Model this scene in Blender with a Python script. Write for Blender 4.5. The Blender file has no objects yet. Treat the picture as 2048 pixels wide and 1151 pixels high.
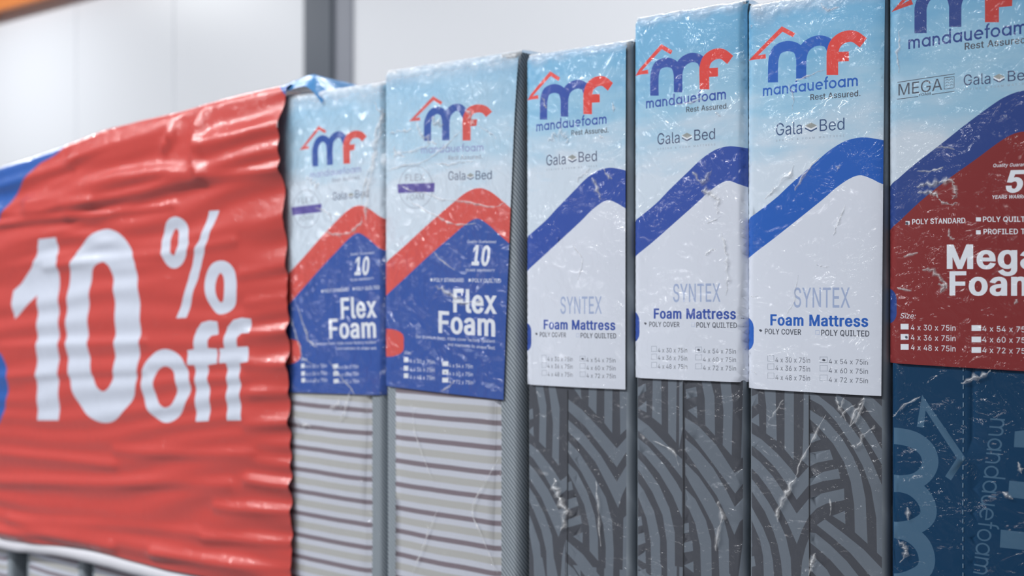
import bpy, bmesh, math, random, json
import numpy as np
from mathutils import Vector, noise
from mathutils.geometry import delaunay_2d_cdt

S = bpy.context.scene
COL = S.collection
random.seed(7)

# ------------------------------------------------------------------ camera
F_PX = 40 / 36 * 2048            # focal length in pixels of the 2048 px frame
YAW = math.radians(37.4)
CAM_D, CAM_Z, HORIZON = 1.586, 1.49, 560.0
cam = bpy.data.cameras.new('camera')
cam.lens, cam.sensor_width, cam.sensor_fit = 40, 36, 'HORIZONTAL'
cam.shift_y = -(575.5 - HORIZON) / 2048
cam.dof.use_dof = True
cam.dof.focus_distance = 1.62
cam.dof.aperture_fstop = 2.6
cam.clip_start = 0.05
cam_ob = bpy.data.objects.new('camera', cam)
cam_ob.location = (0, -CAM_D, CAM_Z)
cam_ob.rotation_euler = (math.pi / 2, 0, YAW)
COL.objects.link(cam_ob)
S.camera = cam_ob

# ------------------------------------------------------------------ view, world, lamps
S.view_settings.view_transform = 'Standard'
S.view_settings.look = 'None'
S.view_settings.exposure = -0.9
S.view_settings.gamma = 1.0
S.view_settings.use_curve_mapping = False

world = bpy.data.worlds.new('hall_ambient')
S.world = world
world.use_nodes = True
world.node_tree.nodes['Background'].inputs[0].default_value = (0.86, 0.90, 1.0, 1)
world.node_tree.nodes['Background'].inputs[1].default_value = 0.27


def lamp(name, loc, aim, sx, sy, watts, color=(0.97, 0.985, 1.0)):
    d = bpy.data.lights.new(name, 'AREA')
    d.shape, d.size, d.size_y, d.energy, d.color = 'RECTANGLE', sx, sy, watts, color
    o = bpy.data.objects.new(name, d)
    o.location = loc
    o.rotation_euler = (Vector(aim) - Vector(loc)).to_track_quat('-Z', 'Y').to_euler()
    COL.objects.link(o)


# ceiling strip lamps of the hall, all hanging level at 4.4 m
for lx, ly, w in ((-1.6, -2.6, 140), (-3.4, -2.6, 230), (-5.8, -2.6, 190), (-3.4, -5.4, 150), (-6.0, -5.4, 110), (0.6, -5.4, 45)):
    lamp('ceiling_lamp', (lx, ly, 4.4), (lx, ly, 0), 1.6, 0.25, w)
for lx, ly, w in ((-9.0, 1.6, 225), (-5.2, 1.4, 105), (-2.0, 1.4, 150)):
    lamp('ceiling_lamp', (lx, ly, 4.4), (lx, ly, 0), 1.6, 0.3, w)


def unproject(px, py, y=0.0):
    """point of the plane at depth y that the photograph shows at a pixel"""
    a, b = (px - 1024) / F_PX, (HORIZON - py) / F_PX
    rx, ry = -math.sin(YAW) + a * math.cos(YAW), math.cos(YAW) + a * math.sin(YAW)
    t = (CAM_D + y) / ry
    return t * rx, CAM_Z + t * b


# ------------------------------------------------------------------ small helpers
def tag(o, label=None, cat=None, group=None, kind=None):
    for k, v in (('label', label), ('category', cat), ('group', group), ('kind', kind)):
        if v:
            o[k] = v
    return o


def empty(name, loc):
    o = bpy.data.objects.new(name, None)
    o.location = loc
    o.empty_display_size = 0.1
    COL.objects.link(o)
    return o


def link_mesh(name, verts, faces, mats, parent=None, midx=None, smooth=False, uv=None):
    off = Vector(parent.location) if parent else Vector((0, 0, 0))
    me = bpy.data.meshes.new(name)
    me.from_pydata([Vector(v) - off for v in verts], [], faces)
    for m in (mats if isinstance(mats, (list, tuple)) else [mats]):
        me.materials.append(m)
    if midx is not None:
        me.polygons.foreach_set('material_index', [int(i) for i in midx])
    if smooth:
        me.polygons.foreach_set('use_smooth', [True] * len(me.polygons))
    if uv is not None:
        lay = me.uv_layers.new(name='UVMap')
        idx = np.empty(len(me.loops), dtype=np.int32)
        me.loops.foreach_get('vertex_index', idx)
        lay.data.foreach_set('uv', np.asarray(uv, dtype=np.float32)[idx].ravel())
    me.update()
    o = bpy.data.objects.new(name, me)
    COL.objects.link(o)
    if parent:
        o.parent = parent
    return o


def box_mesh(name, lo, hi, mat, parent=None, bevel=0.0):
    bm = bmesh.new()
    bmesh.ops.create_cube(bm, size=1)
    for v in bm.verts:
        v.co = Vector([lo[i] + (v.co[i] + .5) * (hi[i] - lo[i]) for i in range(3)])
    if bevel:
        bmesh.ops.bevel(bm, geom=bm.edges[:], offset=bevel, segments=2, affect='EDGES')
    vs = [v.co.copy() for v in bm.verts]
    bm.verts.index_update()
    fs = [[v.index for v in f.verts] for f in bm.faces]
    bm.free()
    return link_mesh(name, vs, fs, mat, parent)


def lin(c):
    c = c / 255
    return c / 12.92 if c <= 0.04045 else ((c + 0.055) / 1.055) ** 2.4


def rgb(r, g, b, k=1.0):
    return (min(1, lin(r) * k), min(1, lin(g) * k), min(1, lin(b) * k), 1)


def smoothpath(pts, n=6, closed=False):
    """Catmull-Rom through the points"""
    P = [np.array(p, float) for p in pts]
    if closed:
        Q = [P[-1]] + P + [P[0], P[1]]
    else:
        Q = [2 * P[0] - P[1]] + P + [2 * P[-1] - P[-2]]
    out = []
    for i in range(1, len(Q) - 2):
        a, b, c, d = Q[i - 1:i + 3]
        for j in range(n):
            t = j / n
            out.append(.5 * (2 * b + (c - a) * t + (2 * a - 5 * b + 4 * c - d) * t * t + (3 * b - a - 3 * c + d) * t ** 3))
    if not closed:
        out.append(Q[-2])
    return [tuple(p) for p in out]


def stroke(pts, w, cut=None):
    """outline of a line of width w with mitred joints"""
    P = [np.array(p, float) for p in pts]
    L, R = [], []
    for i, p in enumerate(P):
        t0 = P[i] - P[i - 1] if i else P[1] - P[0]
        t1 = P[i + 1] - P[i] if i < len(P) - 1 else t0
        t0, t1 = t0 / np.hypot(*t0), t1 / np.hypot(*t1)
        n0, n1 = np.array([-t0[1], t0[0]]), np.array([-t1[1], t1[0]])
        m = n0 + n1
        m = m / max(np.hypot(*m), 1e-6)
        k = 1 / max(0.45, float(m @ n0))
        L.append(tuple(p + m * k * w / 2))
        R.append(tuple(p - m * k * w / 2))
    return [L + R[::-1]]


def ring(cx, cy, rx, ry, w, n=28):
    o = [(cx + rx * math.cos(2 * math.pi * i / n), cy + ry * math.sin(2 * math.pi * i / n)) for i in range(n)]
    q = [(cx + (rx - w) * math.cos(2 * math.pi * i / n), cy + (ry - w) * math.sin(2 * math.pi * i / n)) for i in range(n)]
    return [o, q[::-1]]


def rect(x0, y0, x1, y1):
    return [[(x0, y0), (x1, y0), (x1, y1), (x0, y1)]]


def frame(x0, y0, x1, y1, w):
    return [rect(x0, y0, x1, y1)[0], rect(x0 + w, y0 + w, x1 - w, y1 - w)[0][::-1]]


# ------------------------------------------------------------------ lettering
GLYPHS = json.loads(r'''{"A":[480,[[16,0,201,509,276,509,463,0,395,0,287,302,264,372,232,478,245,478,213,371,191,302,85,0],[110,142,110,199,370,199,370,142]]],"B":[456,[[60,0,60,509,241,509,289,504,329,491,359,469,381,442,394,410,398,374,395,344,387,320,356,286,315,267,315,262,339,257,363,245,385,227,402,203,414,173,418,136,413,100,400,67,377,39,344,18,301,4,247,0],[125,57,245,57,296,63,330,80,349,105,355,137,352,161,342,184,327,203,306,218,279,228,248,231,125,231],[125,285,238,285,288,296,308,309,323,326,333,348,336,372,330,403,313,429,283,446,240,452,125,452]]],"C":[510,[[267,-7,205,1,150,25,104,63,70,115,48,179,40,254,48,329,70,393,104,445,150,484,205,508,267,516,340,504,373,490,402,471,427,447,448,418,463,385,473,348,408,348,389,395,357,428,315,449,267,456,223,450,184,432,150,403,125,364,109,314,103,254,109,194,125,145,151,105,184,76,223,59,267,53,315,60,357,81,389,114,408,160,473,160,463,124,448,91,428,62,402,38,373,19,341,5,305,-4]]],"D":[502,[[219,0,96,0,96,57,215,57,272,63,318,81,354,110,379,149,394,198,399,255,394,312,379,361,354,399,320,428,275,446,221,452,93,452,93,509,225,509,294,501,353,478,399,441,433,391,455,329,462,255,455,181,433,119,398,68,351,31,291,8],[125,509,125,0,60,0,60,509]]],"E":[419,[[60,0,60,509,372,509,372,452,125,452,125,286,355,286,355,229,125,229,125,57,375,57,375,0]]],"F":[410,[[60,0,60,509,369,509,369,452,125,452,125,278,346,278,346,221,125,221,125,0]]],"G":[520,[[269,-7,205,1,149,25,104,64,69,116,47,179,40,254,47,329,69,393,103,445,149,484,203,508,265,516,304,513,340,504,374,489,403,469,429,445,449,416,465,384,474,349,408,349,387,393,356,427,315,448,265,456,222,450,183,432,150,404,125,364,109,314,103,254,109,194,125,145,151,105,184,76,224,59,269,53,309,57,345,71,374,93,396,123,410,160,415,202,434,199,283,199,283,256,478,256,478,200,471,141,451,91,419,50,377,19,326,0]]],"I":[300,[[31,0,31,57,118,57,118,452,31,452,31,509,269,509,269,452,183,452,183,57,269,57,269,0]]],"L":[393,[[60,0,60,509,125,509,125,57,361,57,361,0]]],"M":[628,[[60,0,60,509,152,509,277,187,287,159,299,123,311,84,322,49,307,49,318,83,330,121,342,158,352,187,476,509,568,509,568,0,504,0,504,291,504,327,505,369,506,413,507,457,513,457,498,409,482,363,467,322,456,291,342,0,286,0,170,291,159,321,145,361,129,408,112,457,119,457,120,416,121,372,122,328,122,291,122,0]]],"N":[523,[[60,0,60,509,136,509,343,183,363,151,388,107,414,55,405,54,401,108,399,157,399,195,399,509,463,509,463,0,387,0,202,290,177,331,148,381,108,452,119,454,122,384,124,328,125,291,125,0]]],"O":[533,[[267,-7,205,1,150,25,105,63,70,115,48,179,40,254,48,329,70,393,105,445,150,484,205,508,267,516,329,508,384,484,429,445,464,393,486,329,493,254,486,179,464,115,429,63,384,25,329,1],[267,53,310,59,349,76,383,105,408,144,425,194,430,254,425,314,408,365,383,404,349,433,310,450,267,456,223,450,184,433,151,404,125,364,109,314,103,254,109,194,125,144,151,105,184,76,223,59]]],"P":[445,[[60,0,60,509,235,509,289,503,332,487,366,462,390,430,404,391,409,348,404,304,390,265,366,233,332,207,289,191,235,186,109,186,109,242,233,242,269,246,297,256,318,272,333,294,342,319,344,348,342,376,333,402,318,423,297,439,268,449,232,452,125,452,125,0]]],"Q":[533,[[245,159,313,159,369,85,384,65,468,-48,401,-48,346,27,331,46],[267,-7,205,1,150,25,105,63,70,115,48,179,40,254,48,329,70,393,105,445,150,484,205,508,267,516,329,508,384,484,429,445,464,393,486,329,493,254,486,179,464,115,429,63,384,25,329,1],[267,53,310,59,349,76,383,105,408,144,425,194,430,254,425,314,408,365,383,404,349,433,310,450,267,456,223,450,184,433,151,404,125,364,109,314,103,254,109,194,125,144,151,105,184,76,223,59]]],"R":[449,[[60,0,60,509,236,509,290,504,333,489,367,465,390,433,405,395,409,352,405,309,390,271,367,240,333,217,289,203,236,198,96,198,96,255,234,255,269,258,298,267,319,281,334,300,342,324,345,352,342,380,334,405,319,425,298,440,269,449,233,452,125,452,125,0],[353,0,230,229,303,229,428,0]]],"S":[447,[[224,-9,172,-4,128,9,91,31,64,60,46,96,38,137,104,137,110,110,123,88,142,71,166,59,224,49,257,52,286,60,311,74,329,92,341,114,346,139,342,161,332,179,296,205,245,222,184,239,128,260,86,289,60,326,52,372,58,413,75,448,102,476,138,498,180,511,227,516,275,511,316,498,351,476,377,449,394,415,401,378,337,378,326,412,302,437,267,453,225,459,194,456,167,448,145,435,129,418,118,398,115,376,119,352,131,334,169,308,212,293,264,279,312,264,359,238,395,198,405,171,408,139,403,99,386,64,360,34,323,11,278,-4]]],"T":[449,[[32,452,32,509,417,509,417,452,257,452,257,0,193,0,193,452]]],"U":[517,[[259,-8,203,-2,154,15,114,43,85,80,66,124,60,173,60,509,124,509,124,178,128,144,141,113,160,87,187,68,220,56,259,52,298,56,331,68,357,87,377,113,389,144,393,178,393,509,457,509,457,173,451,124,433,80,403,43,363,15,315,-2]]],"V":[480,[[204,0,16,509,84,509,192,206,215,137,248,31,235,31,267,138,290,206,395,509,463,509,278,0]]],"W":[686,[[155,0,16,509,82,509,163,196,175,145,187,94,197,40,189,40,200,94,211,145,224,196,306,509,380,509,462,196,474,145,486,94,497,40,488,40,499,94,510,145,523,196,603,509,670,509,530,0,455,0,368,323,351,391,336,475,350,475,335,395,318,323,230,0]]],"X":[474,[[18,0,217,284,217,236,29,509,104,509,178,400,204,361,223,329,243,292,232,292,252,329,272,361,298,400,374,509,446,509,259,239,259,287,456,0,382,0,292,129,268,165,250,195,230,231,244,231,225,196,206,166,182,129,91,0]]],"Y":[472,[[203,0,203,208,16,509,91,509,192,344,222,292,250,230,224,230,251,293,280,344,381,509,455,509,268,208,268,0]]],"Z":[438,[[42,0,42,46,273,385,306,431,341,476,348,454,285,452,223,452,40,452,40,509,397,509,397,462,169,129,134,81,97,33,90,54,152,57,214,57,399,57,399,0]]],"a":[389,[[160,-9,126,-5,94,5,68,22,48,45,35,73,30,108,34,138,43,161,58,179,78,193,125,211,178,220,234,227,265,235,273,243,276,255,267,297,240,322,196,331,149,322,118,301,100,274,41,291,57,322,79,346,104,364,133,375,194,384,239,379,286,360,306,343,322,320,333,290,337,251,337,0,277,0,277,52,272,52,252,25,215,1],[170,45,202,49,228,59,248,74,263,93,272,115,276,138,276,190,259,182,231,176,200,171,175,168,134,159,103,139,95,124,92,105,102,72,130,52]]],"b":[424,[[229,-8,198,-5,172,4,138,31,118,59,112,59,112,0,53,0,53,509,114,509,114,319,118,319,137,346,171,373,197,381,229,384,274,378,313,361,345,332,370,293,385,245,390,189,385,133,370,84,346,45,313,16,274,-2],[220,47,253,51,279,66,301,88,316,117,325,151,328,189,325,227,316,261,301,290,280,311,253,325,220,330,188,325,161,312,140,291,125,263,116,229,113,189,116,150,125,115,140,86,162,65,188,51]]],"c":[396,[[207,-8,159,-2,117,16,82,46,56,85,40,133,34,187,40,243,56,291,82,330,117,360,159,378,207,384,260,377,305,356,340,322,362,277,303,262,290,289,270,311,242,325,207,330,173,325,145,310,124,287,108,258,99,224,96,187,99,151,108,117,124,89,145,66,173,51,207,46,243,52,271,66,292,89,304,117,363,102,341,56,306,21,261,-1]]],"d":[424,[[195,-8,151,-2,111,16,79,45,55,84,39,133,34,189,39,245,55,293,79,332,112,361,151,378,196,384,228,381,253,373,287,346,306,319,311,319,311,509,372,509,372,0,313,0,313,59,307,59,287,31,252,4,227,-5],[205,47,236,51,263,65,284,86,299,115,309,150,312,189,309,229,300,263,284,291,263,312,237,325,205,330,172,325,145,311,124,290,108,261,99,227,96,189,99,151,109,117,124,88,145,66,172,51]]],"e":[404,[[212,-8,161,-2,117,16,82,46,56,85,40,132,34,187,39,242,55,290,81,329,115,359,157,378,205,384,266,374,294,361,319,341,341,315,357,282,368,242,371,194,371,169,75,169,75,221,338,221,310,202,307,237,298,269,283,294,263,314,237,326,205,330,173,326,146,313,125,294,109,270,99,241,96,211,96,178,100,139,110,106,128,80,151,61,179,50,212,46,254,53,285,73,306,105,365,91,353,63,335,39,311,19,283,4,249,-5]]],"f":[254,[[228,379,228,327,6,327,6,379],[81,0,81,432,84,461,96,486,113,505,135,519,187,530,222,527,243,521,227,468,215,472,195,474,171,470,154,460,145,443,142,419,142,0]]],"g":[425,[[207,-151,168,-148,134,-140,82,-110,51,-69,101,-41,122,-66,154,-88,207,-97,249,-92,282,-75,304,-47,311,-6,311,68,306,68,287,41,252,16,227,8,195,5,152,10,113,27,80,53,55,90,39,136,34,191,39,246,55,293,80,332,112,361,152,378,196,384,228,382,253,373,288,346,308,319,313,319,313,379,372,379,372,-9,367,-54,350,-90,324,-117,291,-136,251,-147],[205,59,237,63,264,75,285,95,300,121,309,154,312,193,309,231,300,264,285,291,264,312,237,325,205,330,172,325,145,312,124,290,109,262,99,229,96,193,99,155,109,123,124,96,145,76,172,63]]],"h":[410,[[114,227,114,0,53,0,53,509,114,509,114,287,102,287,124,332,152,362,187,379,227,384,264,380,295,369,321,349,341,321,353,285,357,240,357,0,296,0,296,235,290,275,273,304,246,323,210,329,184,326,161,317,141,303,126,283,117,257]]],"i":[167,[[53,0,53,379,114,379,114,0],[84,443,67,446,54,455,44,468,41,483,44,499,54,512,67,521,84,524,100,521,114,512,123,499,126,483,123,468,114,455,100,446]]],"k":[381,[[110,137,110,212,121,212,284,379,360,379,184,199,177,199],[53,0,53,509,114,509,114,0],[294,0,148,186,191,229,372,0]]],"l":[189,[[139,-2,101,3,74,20,58,47,53,84,53,509,114,509,114,99,120,62,130,54,146,52,160,53,170,54,181,3,162,-1]]],"m":[610,[[53,0,53,379,112,379,112,295,108,295,118,323,132,346,172,376,219,386,257,380,287,361,309,331,321,295,312,295,322,321,337,343,381,375,437,386,468,383,497,372,522,354,541,328,553,296,557,255,557,0,496,0,496,254,490,289,473,313,447,326,419,330,395,328,374,320,345,290,335,247,335,0,274,0,274,260,269,288,253,311,229,326,199,330,158,320,140,307,126,289,117,266,114,238,114,0]]],"n":[410,[[114,227,114,0,53,0,53,379,112,379,112,287,102,287,124,332,152,362,187,379,227,384,264,380,295,369,321,349,341,321,353,285,357,240,357,0,296,0,296,235,290,275,273,304,246,323,210,329,184,326,161,317,141,303,126,283,117,257]]],"o":[415,[[207,-8,159,-2,117,16,82,46,56,85,40,133,34,187,40,243,56,291,82,330,117,360,159,378,207,384,256,378,299,360,333,330,359,291,376,243,381,187,376,133,359,85,333,46,299,16,256,-2],[207,46,242,51,270,66,292,89,307,117,316,151,319,187,316,224,307,258,292,287,270,310,242,325,207,330,173,325,145,310,124,287,108,258,99,224,96,187,99,151,108,117,124,89,145,66,173,51]]],"p":[424,[[53,-143,53,379,112,379,112,319,118,319,137,346,171,373,197,381,229,384,274,378,313,361,345,332,370,293,385,245,390,189,385,133,370,84,346,45,313,16,274,-2,229,-8,198,-5,173,4,138,31,118,59,114,59,114,-143],[220,47,253,51,279,66,301,88,316,117,325,151,328,189,325,227,316,261,301,290,280,311,253,325,220,330,188,325,161,312,140,291,125,263,116,229,113,189,116,150,125,115,140,86,162,65,188,51]]],"q":[424,[[372,-143,311,-143,311,59,306,59,287,31,252,4,227,-5,195,-8,151,-2,111,16,79,45,55,84,39,133,34,189,39,245,55,293,79,332,112,361,151,378,196,384,228,381,253,373,287,346,307,319,313,319,313,379,372,379],[205,47,236,51,263,65,284,86,299,115,309,150,312,189,309,229,300,263,284,291,263,312,237,325,205,330,172,325,145,311,124,290,108,261,99,227,96,189,99,151,109,117,124,88,145,66,172,51]]],"r":[259,[[53,0,53,379,112,379,112,321,130,347,152,367,181,380,213,385,229,384,243,384,243,322,230,324,207,326,182,323,159,315,140,301,126,284,117,262,114,237,114,0]]],"s":[365,[[182,-8,145,-5,112,3,84,18,62,38,45,63,36,94,94,107,105,79,124,60,150,49,181,45,217,50,244,62,262,81,268,103,265,121,254,136,237,147,212,155,149,170,104,186,72,208,53,237,47,274,51,305,65,332,87,354,115,370,149,381,187,384,223,381,254,372,279,358,299,339,324,290,268,277,258,298,243,316,219,328,187,333,156,329,131,317,114,299,109,277,112,258,124,243,172,223,229,209,275,194,306,171,325,142,331,107,326,75,312,47,290,24,260,6,223,-5]]],"t":[227,[[204,379,204,327,6,327,6,379],[65,471,126,471,126,98,128,76,136,61,150,53,170,50,185,51,202,54,213,2,192,-3,168,-4,125,2,92,21,72,52,65,93]]],"u":[410,[[182,-5,146,-1,115,11,89,31,69,59,57,95,53,139,53,379,114,379,114,144,119,105,137,75,164,56,200,50,226,53,249,62,268,77,283,97,293,122,296,153,296,379,357,379,357,0,298,0,298,92,307,92,286,47,257,17,222,0]]],"v":[389,[[163,0,17,379,84,379,165,155,187,87,206,21,184,21,203,87,224,155,305,379,371,379,226,0]]],"w":[567,[[138,0,23,379,87,379,133,214,154,137,175,41,165,41,186,135,206,214,252,379,316,379,362,214,382,136,402,41,391,41,413,135,434,214,480,379,545,379,429,0,368,0,319,172,305,225,291,280,277,338,291,338,277,280,263,225,248,172,199,0]]],"x":[379,[[21,0,171,218,171,171,29,379,100,379,147,306,179,253,207,206,175,206,202,253,233,306,282,379,352,379,209,169,209,214,358,0,287,0,231,85,200,136,173,182,205,182,178,136,148,85,91,0]]],"y":[389,[[47,-139,61,-86,71,-87,104,-89,130,-74,151,-36,163,-1,17,379,84,379,165,155,187,87,206,21,184,21,202,87,224,155,305,379,371,379,204,-58,177,-107,139,-136,91,-145,65,-143]]],"z":[380,[[42,0,42,46,254,320,48,323,48,379,333,379,333,331,126,60,339,56,339,0]]],"0":[453,[[227,-7,174,1,130,24,95,62,69,113,53,178,48,254,53,330,69,395,95,447,130,484,174,508,227,516,279,508,323,484,358,447,384,395,400,330,405,254,400,178,384,113,359,62,323,24,279,1],[227,50,261,56,290,74,313,103,330,144,340,194,344,254,340,314,330,365,313,405,290,435,261,453,227,460,192,453,163,435,140,405,123,365,113,314,109,254,113,194,123,144,140,103,163,74,192,56]]],"1":[453,[[76,0,76,55,391,55,391,0],[276,509,276,0,212,0,212,448,86,358,86,427,198,509]]],"2":[453,[[64,0,64,47,234,229,282,282,311,327,320,371,317,397,308,419,293,436,273,449,224,460,196,457,172,447,153,433,139,413,130,390,127,362,66,362,71,405,86,442,111,473,143,496,182,511,225,516,268,511,306,497,337,474,361,445,376,411,381,372,371,318,336,259,267,180,153,60,389,57,389,0]]],"3":[453,[[218,-7,173,-3,133,10,98,30,70,57,52,91,44,132,109,132,115,107,126,87,144,71,165,59,219,50,275,61,297,74,315,93,325,116,329,145,326,172,316,196,299,217,275,234,242,244,201,248,157,248,157,299,288,448,70,452,70,509,372,509,372,461,211,278,211,289,264,288,308,276,344,253,371,222,387,186,393,145,387,103,370,66,344,36,309,12,266,-2]]],"4":[453,[[40,105,40,158,247,509,311,509,109,166,413,163,413,105],[282,0,282,121,282,146,282,318,343,318,343,0]]],"5":[453,[[221,-7,178,-2,140,11,108,32,83,60,66,93,60,130,122,130,127,108,138,89,173,60,221,50,250,53,276,64,298,82,314,104,324,131,328,162,324,193,314,221,297,244,275,262,248,273,218,277,167,268,128,246,67,253,96,509,366,509,366,452,151,452,134,301,178,325,229,334,263,330,294,321,321,306,345,285,364,260,379,231,388,199,391,163,385,117,369,76,343,41,309,15,268,-1]]],"6":[453,[[226,-7,182,-1,142,15,109,40,84,74,69,115,64,162,68,199,80,239,137,340,252,509,322,509,151,261,145,261,165,288,196,307,235,314,278,309,316,295,346,271,370,240,384,201,389,157,384,112,368,73,343,39,310,14,271,-2],[226,48,254,52,279,63,299,79,314,101,324,128,327,157,324,187,314,213,299,235,279,251,254,262,226,265,198,262,174,252,153,235,138,214,128,188,125,158,128,128,138,102,153,79,174,63,198,52]]],"7":[453,[[97,0,323,448,62,452,62,509,391,509,391,449,165,0]]],"8":[453,[[226,-7,178,-2,136,11,101,33,74,62,57,96,52,135,55,166,65,195,81,220,101,241,125,256,153,265,119,282,93,308,76,342,70,380,75,417,90,450,114,477,146,498,184,511,226,516,269,511,306,498,337,477,361,450,377,417,382,380,376,342,359,308,333,282,300,267,327,256,351,241,372,220,387,195,397,166,401,135,395,96,378,62,352,33,317,11,275,-2],[226,49,258,52,285,60,307,74,323,91,333,113,337,139,333,165,322,189,305,208,283,223,256,232,226,235,196,232,169,223,147,208,130,189,119,165,115,139,119,113,129,91,145,74,167,60,195,52],[226,290,274,300,293,313,307,330,316,351,319,376,316,399,308,420,294,437,275,449,226,460,177,449,159,437,145,420,136,399,133,376,136,351,145,330,159,313,178,300]]],"9":[453,[[226,516,271,510,310,494,343,468,368,434,384,393,389,347,385,309,373,270,315,168,200,0,130,0,301,248,307,248,287,221,257,202,218,195,175,199,137,214,106,237,83,269,68,307,64,352,69,397,85,436,110,469,143,494,182,510],[226,460,199,457,174,446,154,429,138,407,129,381,125,352,129,322,138,295,154,274,174,257,199,247,226,243,254,247,279,257,299,273,314,295,324,321,327,350,324,381,314,407,299,429,279,446,254,457]]],"&":[448,[[197,-7,150,-2,110,12,78,34,54,62,39,96,34,133,37,163,47,189,85,235,140,279,216,335,237,352,255,375,262,405,258,427,245,445,226,457,201,461,168,453,145,431,137,399,145,363,169,327,204,284,438,0,364,0,171,231,121,293,87,344,78,370,75,398,79,430,91,458,109,481,134,499,165,510,200,513,235,510,266,499,290,482,308,459,320,433,324,404,315,362,291,325,256,293,154,217,110,174,100,154,97,131,100,108,109,87,124,70,143,57,166,49,193,46,223,50,251,59,301,95,321,121,336,151,346,186,349,224,408,224,405,180,397,144,371,92,345,62,333,47,305,23,271,7,234,-3]]],".":[188,[[95,-4,78,-1,63,9,53,24,50,41,53,59,63,73,78,83,95,87,113,83,128,73,138,59,141,41,138,24,128,9,113,-1]]],",":[188,[[38,-119,68,71,137,71,84,-119]]],":":[188,[[95,-4,78,-1,63,9,53,24,50,41,53,59,63,73,78,83,95,87,113,83,128,73,138,59,141,41,138,24,128,9,113,-1],[95,271,78,274,63,284,53,299,50,316,53,334,63,349,78,359,95,362,113,359,128,349,138,334,141,316,138,299,128,284,113,274]]]}''')
CAP = 509.0


def area(c):
    return sum(c[i - 1][0] * c[i][1] - c[i][0] * c[i - 1][1] for i in range(len(c))) / 2


def fatten(c, d):
    if not d:
        return c
    n, out = len(c), []
    for i in range(n):
        p0, p, p1 = (np.array(c[(i + k) % n], float) for k in (-1, 0, 1))
        t0, t1 = p - p0, p1 - p
        t0, t1 = t0 / max(np.hypot(*t0), 1e-6), t1 / max(np.hypot(*t1), 1e-6)
        n0, n1 = np.array([-t0[1], t0[0]]), np.array([-t1[1], t1[0]])
        m = n0 + n1
        m = m / max(np.hypot(*m), 1e-6)
        out.append(tuple(p + m * np.array([1.0, .55]) * d / max(0.6, float(m @ n0))))
    return out


def glyph_text(s, bold=0, italic=0, track=0):
    """list of shapes (each a list of contours) in font units, baseline at 0"""
    x, shapes = 0.0, []
    for ch in s:
        if ch == ' ':
            x += 230 + track
            continue
        adv, cs = GLYPHS[ch]
        cont = [[(c[i], c[i + 1]) for i in range(0, len(c), 2)] for c in cs]
        big = max(cont, key=lambda c: abs(area(c)))
        d = bold if area(big) < 0 else -bold
        sh = []
        for c in cont:
            c = fatten(c, d)
            sh.append([(px + x + italic * py, py) for px, py in c])
        shapes.append(sh)
        x += adv + track + bold * 1.3
    return shapes


def geo_text(s, w=.2):
    """round geometric letters of the maker's name, x-height 1"""
    x, shapes = 0.0, []

    def arc(cx, cy, r, a0, a1, n=9):
        return [(cx + r * math.cos(math.radians(a0 + (a1 - a0) * i / n)), cy + r * math.sin(math.radians(a0 + (a1 - a0) * i / n))) for i in range(n + 1)]
    h = w / 2
    for ch in s:
        g = []
        if ch in 'ado':
            g.append(ring(.5, .5, .5, .5, w, 22))
            if ch != 'o':
                g.append(rect(1 - w, 0, 1, 1.5 if ch == 'd' else 1))
            adv = 1.2 if ch != 'o' else 1.14
        elif ch == 'n':
            r = .42 - h
            g.append(rect(0, 0, w, 1))
            g.append(stroke([(h, .45)] + arc(.42, 1 - .42, r, 180, 0) + [(.84 - h, 0)], w))
            adv = 1.04
        elif ch == 'u':
            r = .42 - h
            g.append(rect(.84 - w, 0, .84, 1))
            g.append(stroke([(h, 1)] + arc(.42, .42, r, 180, 360) + [(.84 - h, .5)], w))
            adv = 1.04
        elif ch == 'm':
            r = .38 - h
            g.append(rect(0, 0, w, 1))
            g.append(stroke([(h, .5)] + arc(.38, 1 - .38, r, 180, 0) + [(.76 - h, 0)], w))
            g.append(stroke([(.76 - h, .5)] + arc(.76 - w + .38, 1 - .38, r, 180, 0) + [(1.52 - w - h, 0)], w))
            adv = 1.52 - w + .2
        elif ch == 'e':
            g.append(rect(w * .6, .5 - w * .4, 1 - w * .3, .5 + w * .4))
            g.append(stroke(arc(.5, .5, .5 - h, -8, 318, 22), w))
            adv = 1.12
        elif ch == 'f':
            g.append(stroke([(.25, 0), (.25, 1.1)] + arc(.52, 1.15, .27, 170, 92, 6), w))
            g.append(rect(0, .84, .55, .84 + w * .9))
            adv = .62
        for sh in g:
            shapes.append([[(px + x, py) for px, py in c] for c in sh])
        x += adv
    return shapes


def lay(shapes, L, R, cap, unit):
    """set lettering along the line from L to R; cap is the height of `unit` font units"""
    xs = [p[0] for sh in shapes for c in sh for p in c]
    x0, x1 = min(xs), max(xs)
    L, R = np.array(L), np.array(R)
    ex = (R - L) / (x1 - x0)
    ey = np.array([0, cap / unit])
    return [[[tuple(L + ex * (px - x0) + ey * py) for px, py in c] for c in sh] for sh in shapes]


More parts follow.
